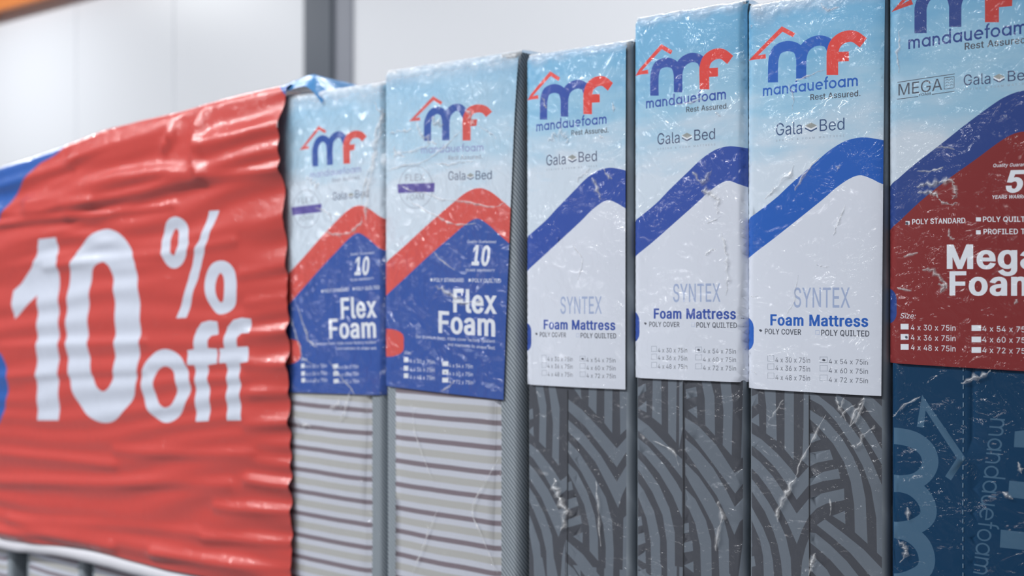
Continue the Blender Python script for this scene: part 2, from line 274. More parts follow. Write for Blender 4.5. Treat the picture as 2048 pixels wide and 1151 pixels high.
class Print:
    """Printed artwork: shapes with ink names, given in pixels of the photograph and held in metres of the plane."""

    def __init__(self, depth=0.0, to=None):
        self.layers, self.depth = [], depth
        self.to = to or (lambda px, py: unproject(px, py, depth))

    def px(self, ink, *shapes):
        self.layers.append((ink, [[[self.to(*p) for p in c] for c in sh] for sh in shapes]))

    def m(self, ink, shapes):
        self.layers.append((ink, shapes))

    def text(self, ink, s, L, R, cap, bold=0, italic=0, track=0, geo=None):
        a, b = self.to(*L), self.to(*R)
        h = self.to(L[0], L[1] - cap)[1] - a[1]
        sh = geo_text(s, geo) if geo else glyph_text(s, bold, italic, track)
        self.m(ink, lay(sh, a, b, h, 1.0 if geo else CAP))

    def moved(self, A):
        """the same artwork laid elsewhere in the plane by an affine map"""
        q = Print(self.depth)
        q.layers = [(i, [[[(A[0][0] * x + A[0][1] * z + A[0][2], A[1][0] * x + A[1][1] * z + A[1][2]) for x, z in c] for c in sh] for sh in shs]) for i, shs in self.layers]
        return q


def affine(src, dst):
    M = np.array([[*unproject(*p), 1] for p in src])
    B = np.array([unproject(*p) for p in dst])
    return np.linalg.lstsq(M, B, rcond=None)[0].T


def winding(cont, P):
    a = np.asarray(cont)
    b = np.roll(a, -1, axis=0)
    out = np.zeros(len(P), dtype=np.int32)
    for k in range(0, len(P), 4000):
        X, Z = P[k:k + 4000, 0:1], P[k:k + 4000, 1:2]
        up = (a[:, 1] <= Z) & (b[:, 1] > Z)
        dn = (a[:, 1] > Z) & (b[:, 1] <= Z)
        side = (b[:, 0] - a[:, 0]) * (Z - a[:, 1]) - (X - a[:, 0]) * (b[:, 1] - a[:, 1])
        out[k:k + 4000] = (up & (side > 0)).sum(1) - (dn & (side < 0)).sum(1)
    return out


def printed(name, outline, layers, inks, mats, fn, parent, step=.012, xs=None, zs=None, maxseg=None):
    """One sheet whose faces follow the printed shapes. outline: polygon in (x, z); fn maps (x, z) to the bent sheet."""
    K = 1000.0
    verts, edges = [], []

    def add(c, closed=True):
        n0 = len(verts)
        if maxseg:
            d = []
            for i in range(len(c)):
                p, q = c[i], c[(i + 1) % len(c)]
                m = max(1, int(math.hypot(q[0] - p[0], q[1] - p[1]) / maxseg))
                d.extend((p[0] + (q[0] - p[0]) * j / m, p[1] + (q[1] - p[1]) * j / m) for j in range(m))
            c = d
        verts.extend(Vector((p[0] * K, p[1] * K)) for p in c)
        edges.extend((n0 + i, n0 + (i + 1) % len(c)) for i in range(len(c) - (0 if closed else 1)))
    ox = [p[0] for p in outline]
    oz = [p[1] for p in outline]
    bx0, bx1, bz0, bz1 = min(ox), max(ox), min(oz), max(oz)
    add(outline)
    for _, shs in layers:
        for sh in shs:
            cx = [p[0] for c in sh for p in c]
            cz = [p[1] for c in sh for p in c]
            if max(cx) < bx0 or min(cx) > bx1 or max(cz) < bz0 or min(cz) > bz1:
                continue
            for c in sh:
                add(c)
    if xs is None:
        n = max(2, int((bx1 - bx0) / step))
        xs = [bx0 + (bx1 - bx0) * i / n for i in range(n + 1)]
    if zs is None:
        n = max(2, int((bz1 - bz0) / step))
        zs = [bz0 + (bz1 - bz0) * i / n for i in range(n + 1)]
    G = np.array([(x, z) for x in xs for z in zs])
    ins = winding(outline, G) != 0
    for (x, z), k in zip(G, ins):
        if k:
            verts.append(Vector((x * K + 1e-3 * math.sin(z * 977), z * K + 1e-3 * math.sin(x * 877))))
    v, e, f = delaunay_2d_cdt(verts, edges, [], 0, 1e-4)[:3]
    V = np.array([(p.x / K, p.y / K) for p in v])
    T = np.array([list(t) for t in f if len(t) == 3], dtype=np.int64)
    Cn = V[T].mean(1)
    ar = (V[T[:, 1]] - V[T[:, 0]])
    br = (V[T[:, 2]] - V[T[:, 0]])
    sg = ar[:, 0] * br[:, 1] - ar[:, 1] * br[:, 0]
    keep = (winding(outline, Cn) != 0) & (np.abs(sg) > 1e-12)
    T, Cn, sg = T[keep], Cn[keep], sg[keep]
    mi = np.zeros(len(T), dtype=np.int32)
    for ink, shs in layers:
        for sh in shs:
            pts = np.array([p for c in sh for p in c])
            lo, hi = pts.min(0), pts.max(0)
            sel = np.where((Cn[:, 0] >= lo[0]) & (Cn[:, 0] <= hi[0]) & (Cn[:, 1] >= lo[1]) & (Cn[:, 1] <= hi[1]))[0]
            if len(sel) == 0:
                continue
            w = sum(winding(c, Cn[sel]) for c in sh)
            mi[sel[w != 0]] = inks.index(ink)
    # faces look towards -y: (x, z) counter-clockwise seen from -y
    faces = [tuple(t) if s > 0 else (t[0], t[2], t[1]) for t, s in zip(T.tolist(), sg)]
    used = sorted({i for t in faces for i in t})
    ren = {k: i for i, k in enumerate(used)}
    faces = [tuple(ren[i] for i in t) for t in faces]
    V = V[used]
    return link_mesh(name, [fn(x, z) for x, z in V], faces, mats, parent, mi, True, V)


# ------------------------------------------------------------------ materials
def new_mat(name):
    m = bpy.data.materials.new(name)
    m.use_nodes = True
    return m, m.node_tree, m.node_tree.nodes['Principled BSDF']


def node(nt, kind, **kw):
    n = nt.nodes.new(kind)
    for k, v in kw.items():
        if k.startswith('i_'):
            k = k[2:]
            n.inputs[int(k) if k.isdigit() else k.replace('_', ' ')].default_value = v
        else:
            setattr(n, k, v)
    return n


def math_n(nt, op, a, b=None, clamp=False):
    n = nt.nodes.new('ShaderNodeMath')
    n.operation, n.use_clamp = op, clamp
    for i, v in enumerate((a, b)):
        if v is None:
            continue
        if isinstance(v, (int, float)):
            n.inputs[i].default_value = v
        else:
            nt.links.new(v, n.inputs[i])
    return n.outputs[0]


def mix_rgb(nt, fac, a, b):
    n = nt.nodes.new('ShaderNodeMix')
    n.data_type = 'RGBA'
    for s, v in ((n.inputs[0], fac), (n.inputs[6], a), (n.inputs[7], b)):
        if isinstance(v, (tuple, int, float)):
            s.default_value = v
        else:
            nt.links.new(v, s)
    return n.outputs[2]


def wrinkle(nt, amount=1.0, scale=9.0):
    """height of slack clear film: soft waves plus sharp crumple lines"""
    geo = node(nt, 'ShaderNodeNewGeometry')
    n1 = node(nt, 'ShaderNodeTexNoise', i_Scale=scale, i_Detail=3.0, i_Roughness=.55, i_Distortion=.6)
    n2 = node(nt, 'ShaderNodeTexNoise', i_Scale=scale * 2.3, i_Detail=4.0, i_Roughness=.5, i_Distortion=1.1)
    nt.links.new(geo.outputs['Position'], n1.inputs['Vector'])
    nt.links.new(geo.outputs['Position'], n2.inputs['Vector'])
    r = math_n(nt, 'ABSOLUTE', math_n(nt, 'SUBTRACT', n2.outputs[0], .5))
    r = math_n(nt, 'POWER', math_n(nt, 'SUBTRACT', 1.0, math_n(nt, 'MULTIPLY', r, 2.0)), 7.0)
    h = math_n(nt, 'ADD', math_n(nt, 'MULTIPLY', n1.outputs[0], .034 * amount), math_n(nt, 'MULTIPLY', r, .0030 * amount))
    b = node(nt, 'ShaderNodeBump', i_Strength=1.0, i_Distance=1.0)
    nt.links.new(h, b.inputs['Height'])
    return b.outputs[0]


def coated(name, color, film=.5, rough=.45, amount=1.0, coat_rough=.09):
    m, nt, p = new_mat(name)
    p.inputs['Base Color'].default_value = color
    p.inputs['Roughness'].default_value = rough
    p.inputs['Specular IOR Level'].default_value = .25
    p.inputs['Coat Weight'].default_value = film
    p.inputs['Coat Roughness'].default_value = coat_rough
    nt.links.new(wrinkle(nt, amount), p.inputs['Coat Normal'])
    return m


def sky_print(name, top, mid, low, z0, z1, film=.6, amount=1.0):
    """pale printed sky with clouds, from z0 (low) to z1 (top)"""
    m = coated(name, (1, 1, 1, 1), film, amount=amount)
    nt, p = m.node_tree, m.node_tree.nodes['Principled BSDF']
    uv = node(nt, 'ShaderNodeUVMap', uv_map='UVMap')
    sep = node(nt, 'ShaderNodeSeparateXYZ')
    nt.links.new(uv.outputs[0], sep.inputs[0])
    mp = node(nt, 'ShaderNodeMapping')
    mp.inputs['Scale'].default_value = (8, 20, 1)
    nt.links.new(uv.outputs[0], mp.inputs[0])
    n = node(nt, 'ShaderNodeTexNoise', i_Scale=1.0, i_Detail=5.0, i_Roughness=.55)
    nt.links.new(mp.outputs[0], n.inputs['Vector'])
    t = math_n(nt, 'DIVIDE', math_n(nt, 'SUBTRACT', sep.outputs[1], z0), z1 - z0)
    t = math_n(nt, 'ADD', t, math_n(nt, 'MULTIPLY', math_n(nt, 'SUBTRACT', n.outputs[0], .5), 1.25), True)
    r = node(nt, 'ShaderNodeValToRGB')
    r.color_ramp.elements[0].color, r.color_ramp.elements[1].color = low, top
    e = r.color_ramp.elements.new(.5)
    e.color = mid
    nt.links.new(t, r.inputs[0])
    nt.links.new(r.outputs[0], p.inputs['Base Color'])
    return m


def film_mat(name, lo, hi, wr, fade=False):
    m, nt, p = new_mat(name)
    p.inputs['Base Color'].default_value = (.97, .98, 1, 1)  # white body stands for the sheen and highlights of the film
    p.inputs['Roughness'].default_value = .16
    p.inputs['Specular IOR Level'].default_value = .8
    nt.links.new(wrinkle(nt, wr, 14), p.inputs['Normal'])
    tr = node(nt, 'ShaderNodeBsdfTransparent')
    mx = node(nt, 'ShaderNodeMixShader')
    geo = node(nt, 'ShaderNodeNewGeometry')
    n = node(nt, 'ShaderNodeTexNoise', i_Scale=38.0, i_Detail=4.0, i_Roughness=.6)
    nt.links.new(geo.outputs['Position'], n.inputs['Vector'])
    f = math_n(nt, 'MULTIPLY', math_n(nt, 'SUBTRACT', n.outputs[0], .34, False), 2.2, True)
    f = math_n(nt, 'ADD', math_n(nt, 'MULTIPLY', f, hi - lo), lo)
    if fade:
        uv = node(nt, 'ShaderNodeUVMap', uv_map='UVMap')
        sep = node(nt, 'ShaderNodeSeparateXYZ')
        nt.links.new(uv.outputs[0], sep.inputs[0])
        e = math_n(nt, 'MULTIPLY', math_n(nt, 'PINGPONG', sep.outputs[0], .5), 2.0, True)
        f = math_n(nt, 'MULTIPLY', f, math_n(nt, 'POWER', e, 1.4))
    nt.links.new(f, mx.inputs[0])
    nt.links.new(tr.outputs[0], mx.inputs[1])
    nt.links.new(p.outputs[0], mx.inputs[2])
    nt.links.new(mx.outputs[0], nt.nodes['Material Output'].inputs[0])
    return m


def stripe_cloth():
    """knitted ticking: white ground, brown-violet and beige bars across"""
    m = coated('striped_ticking', (1, 1, 1, 1), .35, .7, .6)
    nt, p = m.node_tree, m.node_tree.nodes['Principled BSDF']
    uv = node(nt, 'ShaderNodeUVMap', uv_map='UVMap')
    sep = node(nt, 'ShaderNodeSeparateXYZ')
    nt.links.new(uv.outputs[0], sep.inputs[0])
    n = node(nt, 'ShaderNodeTexNoise', i_Scale=6.0, i_Detail=2.0)
    nt.links.new(uv.outputs[0], n.inputs['Vector'])
    z = math_n(nt, 'ADD', sep.outputs[1], math_n(nt, 'MULTIPLY', math_n(nt, 'SUBTRACT', n.outputs[0], .5), .006))
    ph = math_n(nt, 'FRACT', math_n(nt, 'DIVIDE', math_n(nt, 'SUBTRACT', 3.0, z), .0444))
    # phase 0 lies at z = 3 - k * 0.0444; a dark bar is centred on z = 1.237
    r = node(nt, 'ShaderNodeValToRGB')
    r.color_ramp.interpolation = 'LINEAR'
    white, dark, beige = rgb(203, 207, 219, 1.12), rgb(122, 108, 116, 1.12), rgb(182, 182, 178, 1.12)
    c0 = ((3.0 - 1.237) / .0444) % 1
    els = [(0.0, 0), (.0, 0)]
    ramp = r.color_ramp

    def at(x):
        x = (x - c0 + .5) % 1 - .5
        if abs(x) < .105:
            return dark
        if abs(abs(x) - .5) < .15:
            return beige
        return white
    ramp.elements[0].position, ramp.elements[0].color = 0, at(0)
    ramp.elements[1].position, ramp.elements[1].color = 1, at(0)
    N, prev = 400, at(0)
    for i in range(1, N):
        c = at(i / N)
        if c != prev:
            e = ramp.elements.new(max(.001, i / N - .022))
            e.color = prev
            e = ramp.elements.new(min(.999, i / N + .022))
            e.color = c
            prev = c
    nt.links.new(ph, r.inputs[0])
    wv = node(nt, 'ShaderNodeTexNoise', i_Scale=420.0, i_Detail=1.0)
    nt.links.new(uv.outputs[0], wv.inputs['Vector'])
    c = mix_rgb(nt, math_n(nt, 'MULTIPLY', wv.outputs[0], .3), r.outputs[0], (.42, .42, .46, 1))
    nt.links.new(c, p.inputs['Base Color'])
    return m


def twill(name, base, line, freq, film=.3):
    """border fabric with fine slanting ribs"""
    m = coated(name, base, film, .7, .5)
    nt, p = m.node_tree, m.node_tree.nodes['Principled BSDF']
    geo = node(nt, 'ShaderNodeNewGeometry')
    sep = node(nt, 'ShaderNodeSeparateXYZ')
    nt.links.new(geo.outputs['Position'], sep.inputs[0])
    s = math_n(nt, 'ADD', sep.outputs[2], math_n(nt, 'ADD', sep.outputs[0], sep.outputs[1]))
    f = math_n(nt, 'PINGPONG', math_n(nt, 'MULTIPLY', s, freq), .5)
    f = math_n(nt, 'POWER', math_n(nt, 'MULTIPLY', f, 2.0), 3.0)
    nt.links.new(mix_rgb(nt, f, base, line), p.inputs['Base Color'])
    return m


def plain(name, color, rough=.5, metal=0.0, coat=0.0):
    m, nt, p = new_mat(name)
    p.inputs['Base Color'].default_value = color
    p.inputs['Roughness'].default_value = rough
    p.inputs['Metallic'].default_value = metal
    p.inputs['Coat Weight'].default_value = coat
    return m


K = 1.3     # photographed tone to surface colour
INKS = ['sky', 'panel', 'blue', 'red', 'dark', 'navy', 'grey', 'faint', 'white', 'purple', 'crimson', 'sand', 'haze']


def ink_set(prefix, blue, sky, film, amount, navy=(62, 72, 104), panel=(206, 211, 222), red=(214, 72, 66)):
    c = {'panel': rgb(*panel, K), 'blue': rgb(*blue, K), 'red': rgb(*red, K), 'dark': rgb(74, 78, 90, K),
         'navy': rgb(*navy, K), 'grey': rgb(138, 146, 160, K), 'faint': rgb(156, 170, 200, K), 'haze': rgb(138, 148, 188, K), 'white': rgb(216, 220, 230, K),
         'purple': rgb(92, 84, 152, K), 'crimson': rgb(126, 46, 47, K), 'sand': rgb(146, 150, 148, K)}
    return [sky] + [coated(prefix + '_' + n, c[n], film, amount=amount) for n in INKS[1:]]


FILM = film_mat('clear_film', .5, .9, .18, True)
CREASE_GLINT = film_mat('crease_highlight_film', .35, 1.0, .5, True)  # highlight streaks put into the white of the folds
TICKING = stripe_cloth()
BORDER = twill('grey_ribbed_border', rgb(94, 102, 108, 1.6), rgb(160, 167, 174, 1.9), 118)
GREY_SIDE = twill('grey_woven_side', rgb(92, 99, 106, 2.0), rgb(104, 111, 118, 2.0), 9)
NAVY_SIDE = twill('navy_woven_side', rgb(16, 54, 88, 1.2), rgb(24, 66, 100, 1.2), 9)
FAN_DARK = coated('fan_cloth_dark', rgb(80, 83, 91, 1.05), .4, .65, .8)
FAN_LIGHT = coated('fan_cloth_light', rgb(114, 123, 134, 1.05), .4, .65, .8)
NAVY_CLOTH = coated('navy_cloth', rgb(4, 54, 88, 1.2), .4, .6, .8)
NAVY_PRINT = coated('navy_cloth_print', rgb(66, 98, 124, 1.25), .4, .6, .8)
STITCH = plain('pale_stitching', rgb(120, 150, 175), .8)
SEAM = plain('dark_seam', (.035, .036, .042, 1), .8)
PIPE_DARK = plain('black_piping', (.012, .012, .014, 1), .7)
PIPE_LIGHT = plain('drab_piping', (.10, .095, .09, 1), .7)


# ------------------------------------------------------------------ the hall
WALL_Y = 3.5
white_panel = plain('white_wall_panel', (.80, .82, .86, 1), .35)
steel = plain('column_shaded_grey', (.105, .122, .15, 1), .45)  # dark tone holds the shade on the column's left part
concrete, cnt, cp = new_mat('polished_concrete')
cn = node(cnt, 'ShaderNodeTexNoise', i_Scale=3.0, i_Detail=6.0)
cnt.links.new(mix_rgb(cnt, cn.outputs[0], (.13, .13, .14, 1), (.19, .19, .2, 1)), cp.inputs['Base Color'])
cp.inputs['Roughness'].default_value = .3

floor = box_mesh('floor', (-18, -8, -.1), (8, WALL_Y + .2, 0), concrete)
tag(floor, 'grey concrete hall floor', 'floor', kind='structure')
wall = box_mesh('wall_back', (-18, WALL_Y, 0), (8, WALL_Y + .2, 6.5), white_panel)
tag(wall, 'white panelled wall behind the row of mattresses', 'wall', kind='structure')
jx0, jx1 = unproject(150, 200, WALL_Y)[0], unproject(345, 200, WALL_Y)[0]
jx = jx0 - 2 * (jx1 - jx0)
n = 0
while jx < jx1 + .1:
    j = box_mesh('trim_%d' % (n + 1), (jx - .02, WALL_Y - .004, 0), (jx + .02, WALL_Y, 6.5), white_panel, bevel=.0018)
    tag(j, kind='structure')
    jx += jx1 - jx0
    n += 1
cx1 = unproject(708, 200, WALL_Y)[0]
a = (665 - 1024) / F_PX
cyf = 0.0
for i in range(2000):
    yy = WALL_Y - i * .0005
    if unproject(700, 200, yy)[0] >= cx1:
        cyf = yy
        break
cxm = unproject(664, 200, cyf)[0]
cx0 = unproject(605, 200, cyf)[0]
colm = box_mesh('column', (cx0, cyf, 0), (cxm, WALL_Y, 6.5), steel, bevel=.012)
tag(colm, 'shaded left part of the grey steel column standing against the white wall', 'column', kind='structure')
column_lit = box_mesh('trim_0', (cxm, cyf + .02, 0), (cx1, WALL_Y, 6.5), plain('column_lit_grey', (.27, .285, .33, 1), .4), bevel=.006)  # right part of the same column, its lit tone put into the colour
tag(column_lit, 'right part of the grey column, lit tone in its colour', 'trim', kind='structure')
rx0, rz0 = unproject(0, 20, WALL_Y - .15)
rx1, rz1 = unproject(62, 0, WALL_Y - .15)
orange = plain('orange_paint', (.75, .24, .06, 1), .45)
rail = empty('wall_rail', ((rx0 + rx1) / 2, WALL_Y - .08, (rz0 + rz1) / 2))
box_mesh('beam', (-16, WALL_Y - .15, rz0), (-7.0, WALL_Y - .10, rz0 + .14), orange, rail, .006)
for k in range(5):
    bx = -15.2 + k * 1.9
    box_mesh('bracket', (bx, WALL_Y - .10, rz0 + .02), (bx + .08, WALL_Y, rz0 + .12), orange, rail, .004)
tag(rail, 'orange horizontal rail fixed high on the white wall, at the photo top left corner', 'rail')


# ------------------------------------------------------------------ artwork
def c3(x, y): return (1480 + x / 2.878, y / 2.878)
def c4(x, y): return (1480 + x / 2.7406, 400 + y / 2.7406)
def f3(x, y): return (540 + x / 2.877, 100 + y / 2.8775)
def f4(x, y): return (540 + x / 2.877, 450 + y / 2.8775)
def m5(x, y): return (1760 + x / 2.878, y / 2.878)
def m6(x, y): return (1760 + x / 3.028, 380 + y / 3.028)
def m7(x, y): return (1760 + x / 2.6705, 720 + y / 2.6705)


def mapped(fn, pts): return [fn(*p) for p in pts]


def half_moon(fn, x0, x1, y0, y1):
    """the round-cornered tab on the left edge"""
    r, q = (x1 - x0) * .8, (y1 - y0) * .3
    T = (0, .3, .6, .9, 1.2, 1.57)
    pts = [(x0 - 40, y0)] + [(x1 - r + r * math.sin(t), y0 + q - q * math.cos(t)) for t in T]
    pts += [(x1 - r + r * math.cos(t), y1 - q + q * math.sin(t)) for t in T] + [(x0 - 40, y1)]
    return [mapped(fn, pts)]


def maker_mark(P, fn, roof, legs, cross, tip):
    """roof line, blue double arch and red hook"""
    P.px('red', [mapped(fn, c) for c in stroke(roof, tip['rw'])])
    for path in legs[:2]:
        P.px('blue', [mapped(fn, c) for c in stroke(smoothpath(path, 5), tip['w'])])
    P.px('red', [mapped(fn, c) for c in stroke(smoothpath(legs[2], 5), tip['fw'])], [mapped(fn, cross)])


def size_table(P, fn, box_ink, text_ink, xs, rows_l, rows_r, hb, cap, filled, mark=None, tw=None):
    """two columns of three tick boxes with the sheet sizes"""
    (bl0, bl1, tl0, tl1), (br0, br1, tr0, tr1) = xs
    for names, rows, b0, b1, t0, t1 in ((('4 x 30 x 75in', '4 x 36 x 75in', '4 x 48 x 75in'), rows_l, bl0, bl1, tl0, tl1),
                                       (('4 x 54 x 75in', '4 x 60 x 75in', '4 x 72 x 75in'), rows_r, br0, br1, tr0, tr1)):
        for s, (yb, yt, yt2) in zip(names, rows):
            q = rect(b0, yb, b1, yb + hb) if filled else frame(b0, yb, b1, yb + hb, 2.2)
            P.px(box_ink, [mapped(fn, c) for c in q])
            P.text(text_ink, s, fn(t0, yt), fn(t1, yt2), cap)
    if mark:
        x, y, w, h = mark
        P.px('dark', [mapped(fn, [(x - w, y - h * .3), (x - w * .3, y - h), (x + w * .8, y - h * .6), (x + w, y + h * .6), (x + w * .2, y + h), (x - w * .8, y + h * .4)])])


def bed_mark(P, fn, x0, x1, y, hh):
    """small stacked-sheet sign between the two words"""
    w, c = (x1 - x0) / 2, (x0 + x1) / 2
    P.px('sand', [mapped(fn, [(x0, y), (c, y - hh), (x1, y - .06 * hh), (c, y + hh * .9)])])
    for k, ink in ((.75, 'white'), (1.35, 'navy')):
        P.px(ink, [mapped(fn, [(x0, y + hh * (k - .75)), (c, y + hh * (k + .15)), (x1, y + hh * (k - .81)), (x1, y + hh * (k - .35)), (c, y + hh * (k + .65)), (x0, y + hh * (k - .3))])])


def art_syntex():
    P = Print()
    low = [(10, 1560)] + [(30, 1505), (200, 1376), (330, 1275), (485, 1151), (560, 1085), (640, 1030), (700, 1010), (760, 1028), (818, 1058), (900, 1100)]
    up = [(10, 1305), (45, 1268), (205, 1151), (300, 1065), (420, 960), (510, 880), (580, 832), (640, 805), (720, 792), (818, 806), (900, 830)]
    lowp, upp = smoothpath(low, 5), smoothpath(up, 5)
    P.px('panel', [mapped(c3, lowp + [(900, 2400), (10, 2400)])])
    P.px('blue', [mapped(c3, upp + lowp[::-1])])
    P.px('blue', half_moon(c4, 40, 83, 645, 822))
    maker_mark(P, c3, [(156, 326), (84, 334), (251, 170), (322, 207)],
               [[(199, 477), (199, 400), (203, 340), (225, 290), (283, 269), (340, 285), (362, 335), (364, 400), (364, 456)],
                [(364, 400), (368, 325), (395, 270), (455, 239), (515, 250), (545, 300)],
                [(543, 436), (543, 370), (545, 300), (565, 250), (610, 218), (665, 214), (718, 250)]],
               [(560, 304), (636, 300), (636, 355), (560, 360)], {'rw': 26, 'w': 59, 'fw': 66})
    a, b = unproject(*c3(140, 557)), unproject(*c3(687, 497))
    h = unproject(*c3(140, 510))[1] - a[1]
    P.m('blue', lay(geo_text('mandauefoam', .21), a, b, h, 1.0))
    P.text('dark', 'Rest Assured.', c3(417, 580), c3(702, 555), 33 / 2.878, bold=16)
    P.text('navy', 'Gala', c3(218, 783), c3(370, 772), 70 / 2.878)
    P.text('navy', 'Bed', c3(470, 758), c3(611, 748), 68 / 2.878)
    bed_mark(P, c3, 386, 455, 726, 18)
    P.text('grey', 'SPRING & FOAM MATTRESS', c3(218, 817), c3(612, 787), 11 / 2.878, track=320)
    P.text('faint', 'SYNTEX', c4(305, 586), c4(612, 588), 106 / 2.74, bold=8)
    P.text('blue', 'Foam Mattress', c4(177, 683), c4(711, 692), 57 / 2.74, bold=34)
    P.text('dark', 'POLY COVER', c4(147, 732), c4(347, 736), 29 / 2.74, bold=20)
    P.text('dark', 'POLY QUILTED', c4(456, 740), c4(716, 746), 31 / 2.74, bold=20)
    P.px('dark', [mapped(c4, [(112, 708), (124, 706), (132, 714), (124, 722), (116, 716)])])
    P.px('faint', [mapped(c4, c) for c in frame(424, 712, 447, 736, 2)])
    size_table(P, c4, 'grey', 'dark', ((161, 198, 205, 396), (449, 491, 498, 709)),
               [(848, 886, 889), (894, 930, 937), (944, 982, 987)], [(856, 894, 900), (902, 944, 950), (955, 994, 1001)], 33, 27 / 2.74, False,
               (470, 874, 10, 7))
    return P


def art_flex():
    P = Print()
    up = [(600, 1305), (660, 1235), (800, 1115), (950, 980), (1060, 885), (1140, 822), (1210, 795), (1275, 812), (1345, 865), (1400, 915), (1500, 1000)]
    low = [(600, 1480), (665, 1420), (800, 1300), (950, 1165), (1050, 1080), (1130, 1010), (1200, 970), (1262, 1000), (1330, 1062), (1392, 1118), (1500, 1220)]
    upp, lowp = smoothpath(up, 4), smoothpath(low, 4)
    P.px('blue', [mapped(f3, lowp + [(1500, 2300), (600, 2300)])])
    P.px('red', [mapped(f3, upp + lowp[::-1])])
    P.px('red', half_moon(f4, 655, 780, 595, 757))
    maker_mark(P, f3, [(878, 398), (832, 403), (955, 280), (1003, 310)],
               [[(922, 525), (922, 470), (925, 410), (950, 362), (985, 350), (1015, 372), (1026, 420), (1026, 522)],
                [(1026, 440), (1035, 375), (1075, 335), (1115, 340), (1142, 390)],
                [(1144, 522), (1144, 460), (1145, 400), (1165, 355), (1205, 338), (1245, 345), (1272, 372)]],
               [(1155, 402), (1205, 400), (1200, 438), (1155, 442)], {'rw': 19, 'w': 42, 'fw': 46})
    a, b = unproject(*f3(885, 597)), unproject(*f3(1240, 582))
    h = unproject(*f3(885, 566))[1] - a[1]
    P.m('haze', lay(geo_text('mandauefoam', .2), a, b, h, 1.0))
    P.text('grey', 'Rest Assured.', f3(1040, 634), f3(1235, 626), 24 / 2.877, bold=14)
    P.px('grey', [mapped(f3, c) for c in ring(852, 790, 100, 122, 3, 36)])
    P.px('purple', [mapped(f3, [(743, 772), (962, 765), (960, 818), (748, 824)])])
    P.text('grey', 'FLEX', f3(792, 755), f3(906, 752), 38 / 2.877)
    P.text('grey', 'FOAM', f3(800, 866), f3(900, 862), 34 / 2.877)
    P.text('navy', 'Gala', f3(1040, 750), f3(1138, 748), 50 / 2.877)
    P.text('navy', 'Bed', f3(1197, 746), f3(1288, 744), 50 / 2.877)
    bed_mark(P, f3, 1146, 1188, 722, 13)
    P.text('white', 'Quality Guaranteed', f4(1148, 102), f4(1312, 104), 16 / 2.877, italic=.2)
    P.text('white', '10', f4(1172, 226), f4(1278, 232), 108 / 2.877, bold=38, italic=.22)
    P.text('white', 'YEARS WARRANTY', f4(1140, 266), f4(1306, 268), 15 / 2.877, italic=.2)
    P.text('white', 'POLY STANDARD', f4(958, 325), f4(1130, 327), 21 / 2.877, bold=10)
    P.text('white', 'POLY QUILTED', f4(1178, 328), f4(1340, 331), 22 / 2.877, bold=10)
    P.px('white', [mapped(f4, c) for c in rect(938, 306, 950, 322)], [mapped(f4, c) for c in rect(1158, 308, 1170, 324)])
    P.text('white', 'Flex', f4(1070, 496), f4(1318, 506), 126 / 2.877, bold=31)
    P.text('white', 'Foam', f4(984, 614), f4(1308, 636), 118 / 2.877, bold=31)
    P.text('white', 'Our premium foam, triple cover factory resilient', f4(850, 648), f4(1306, 676), 17 / 2.877)
    P.text('white', 'and maintains its shape well', f4(1036, 692), f4(1306, 714), 17 / 2.877)
    P.text('white', 'Size:', f4(782, 740), f4(826, 743), 17 / 2.877, italic=.2)
    size_table(P, f4, 'white', 'white', ((780, 806, 815, 960), (1005, 1040, 1044, 1180)),
               [(760, 790, 797), (808, 838, 843), (851, 882, 888)], [(782, 816, 822), (829, 862, 868), (876, 908, 915)], 27, 22 / 2.877, True,
               (1022, 846, 6, 4))
    return P


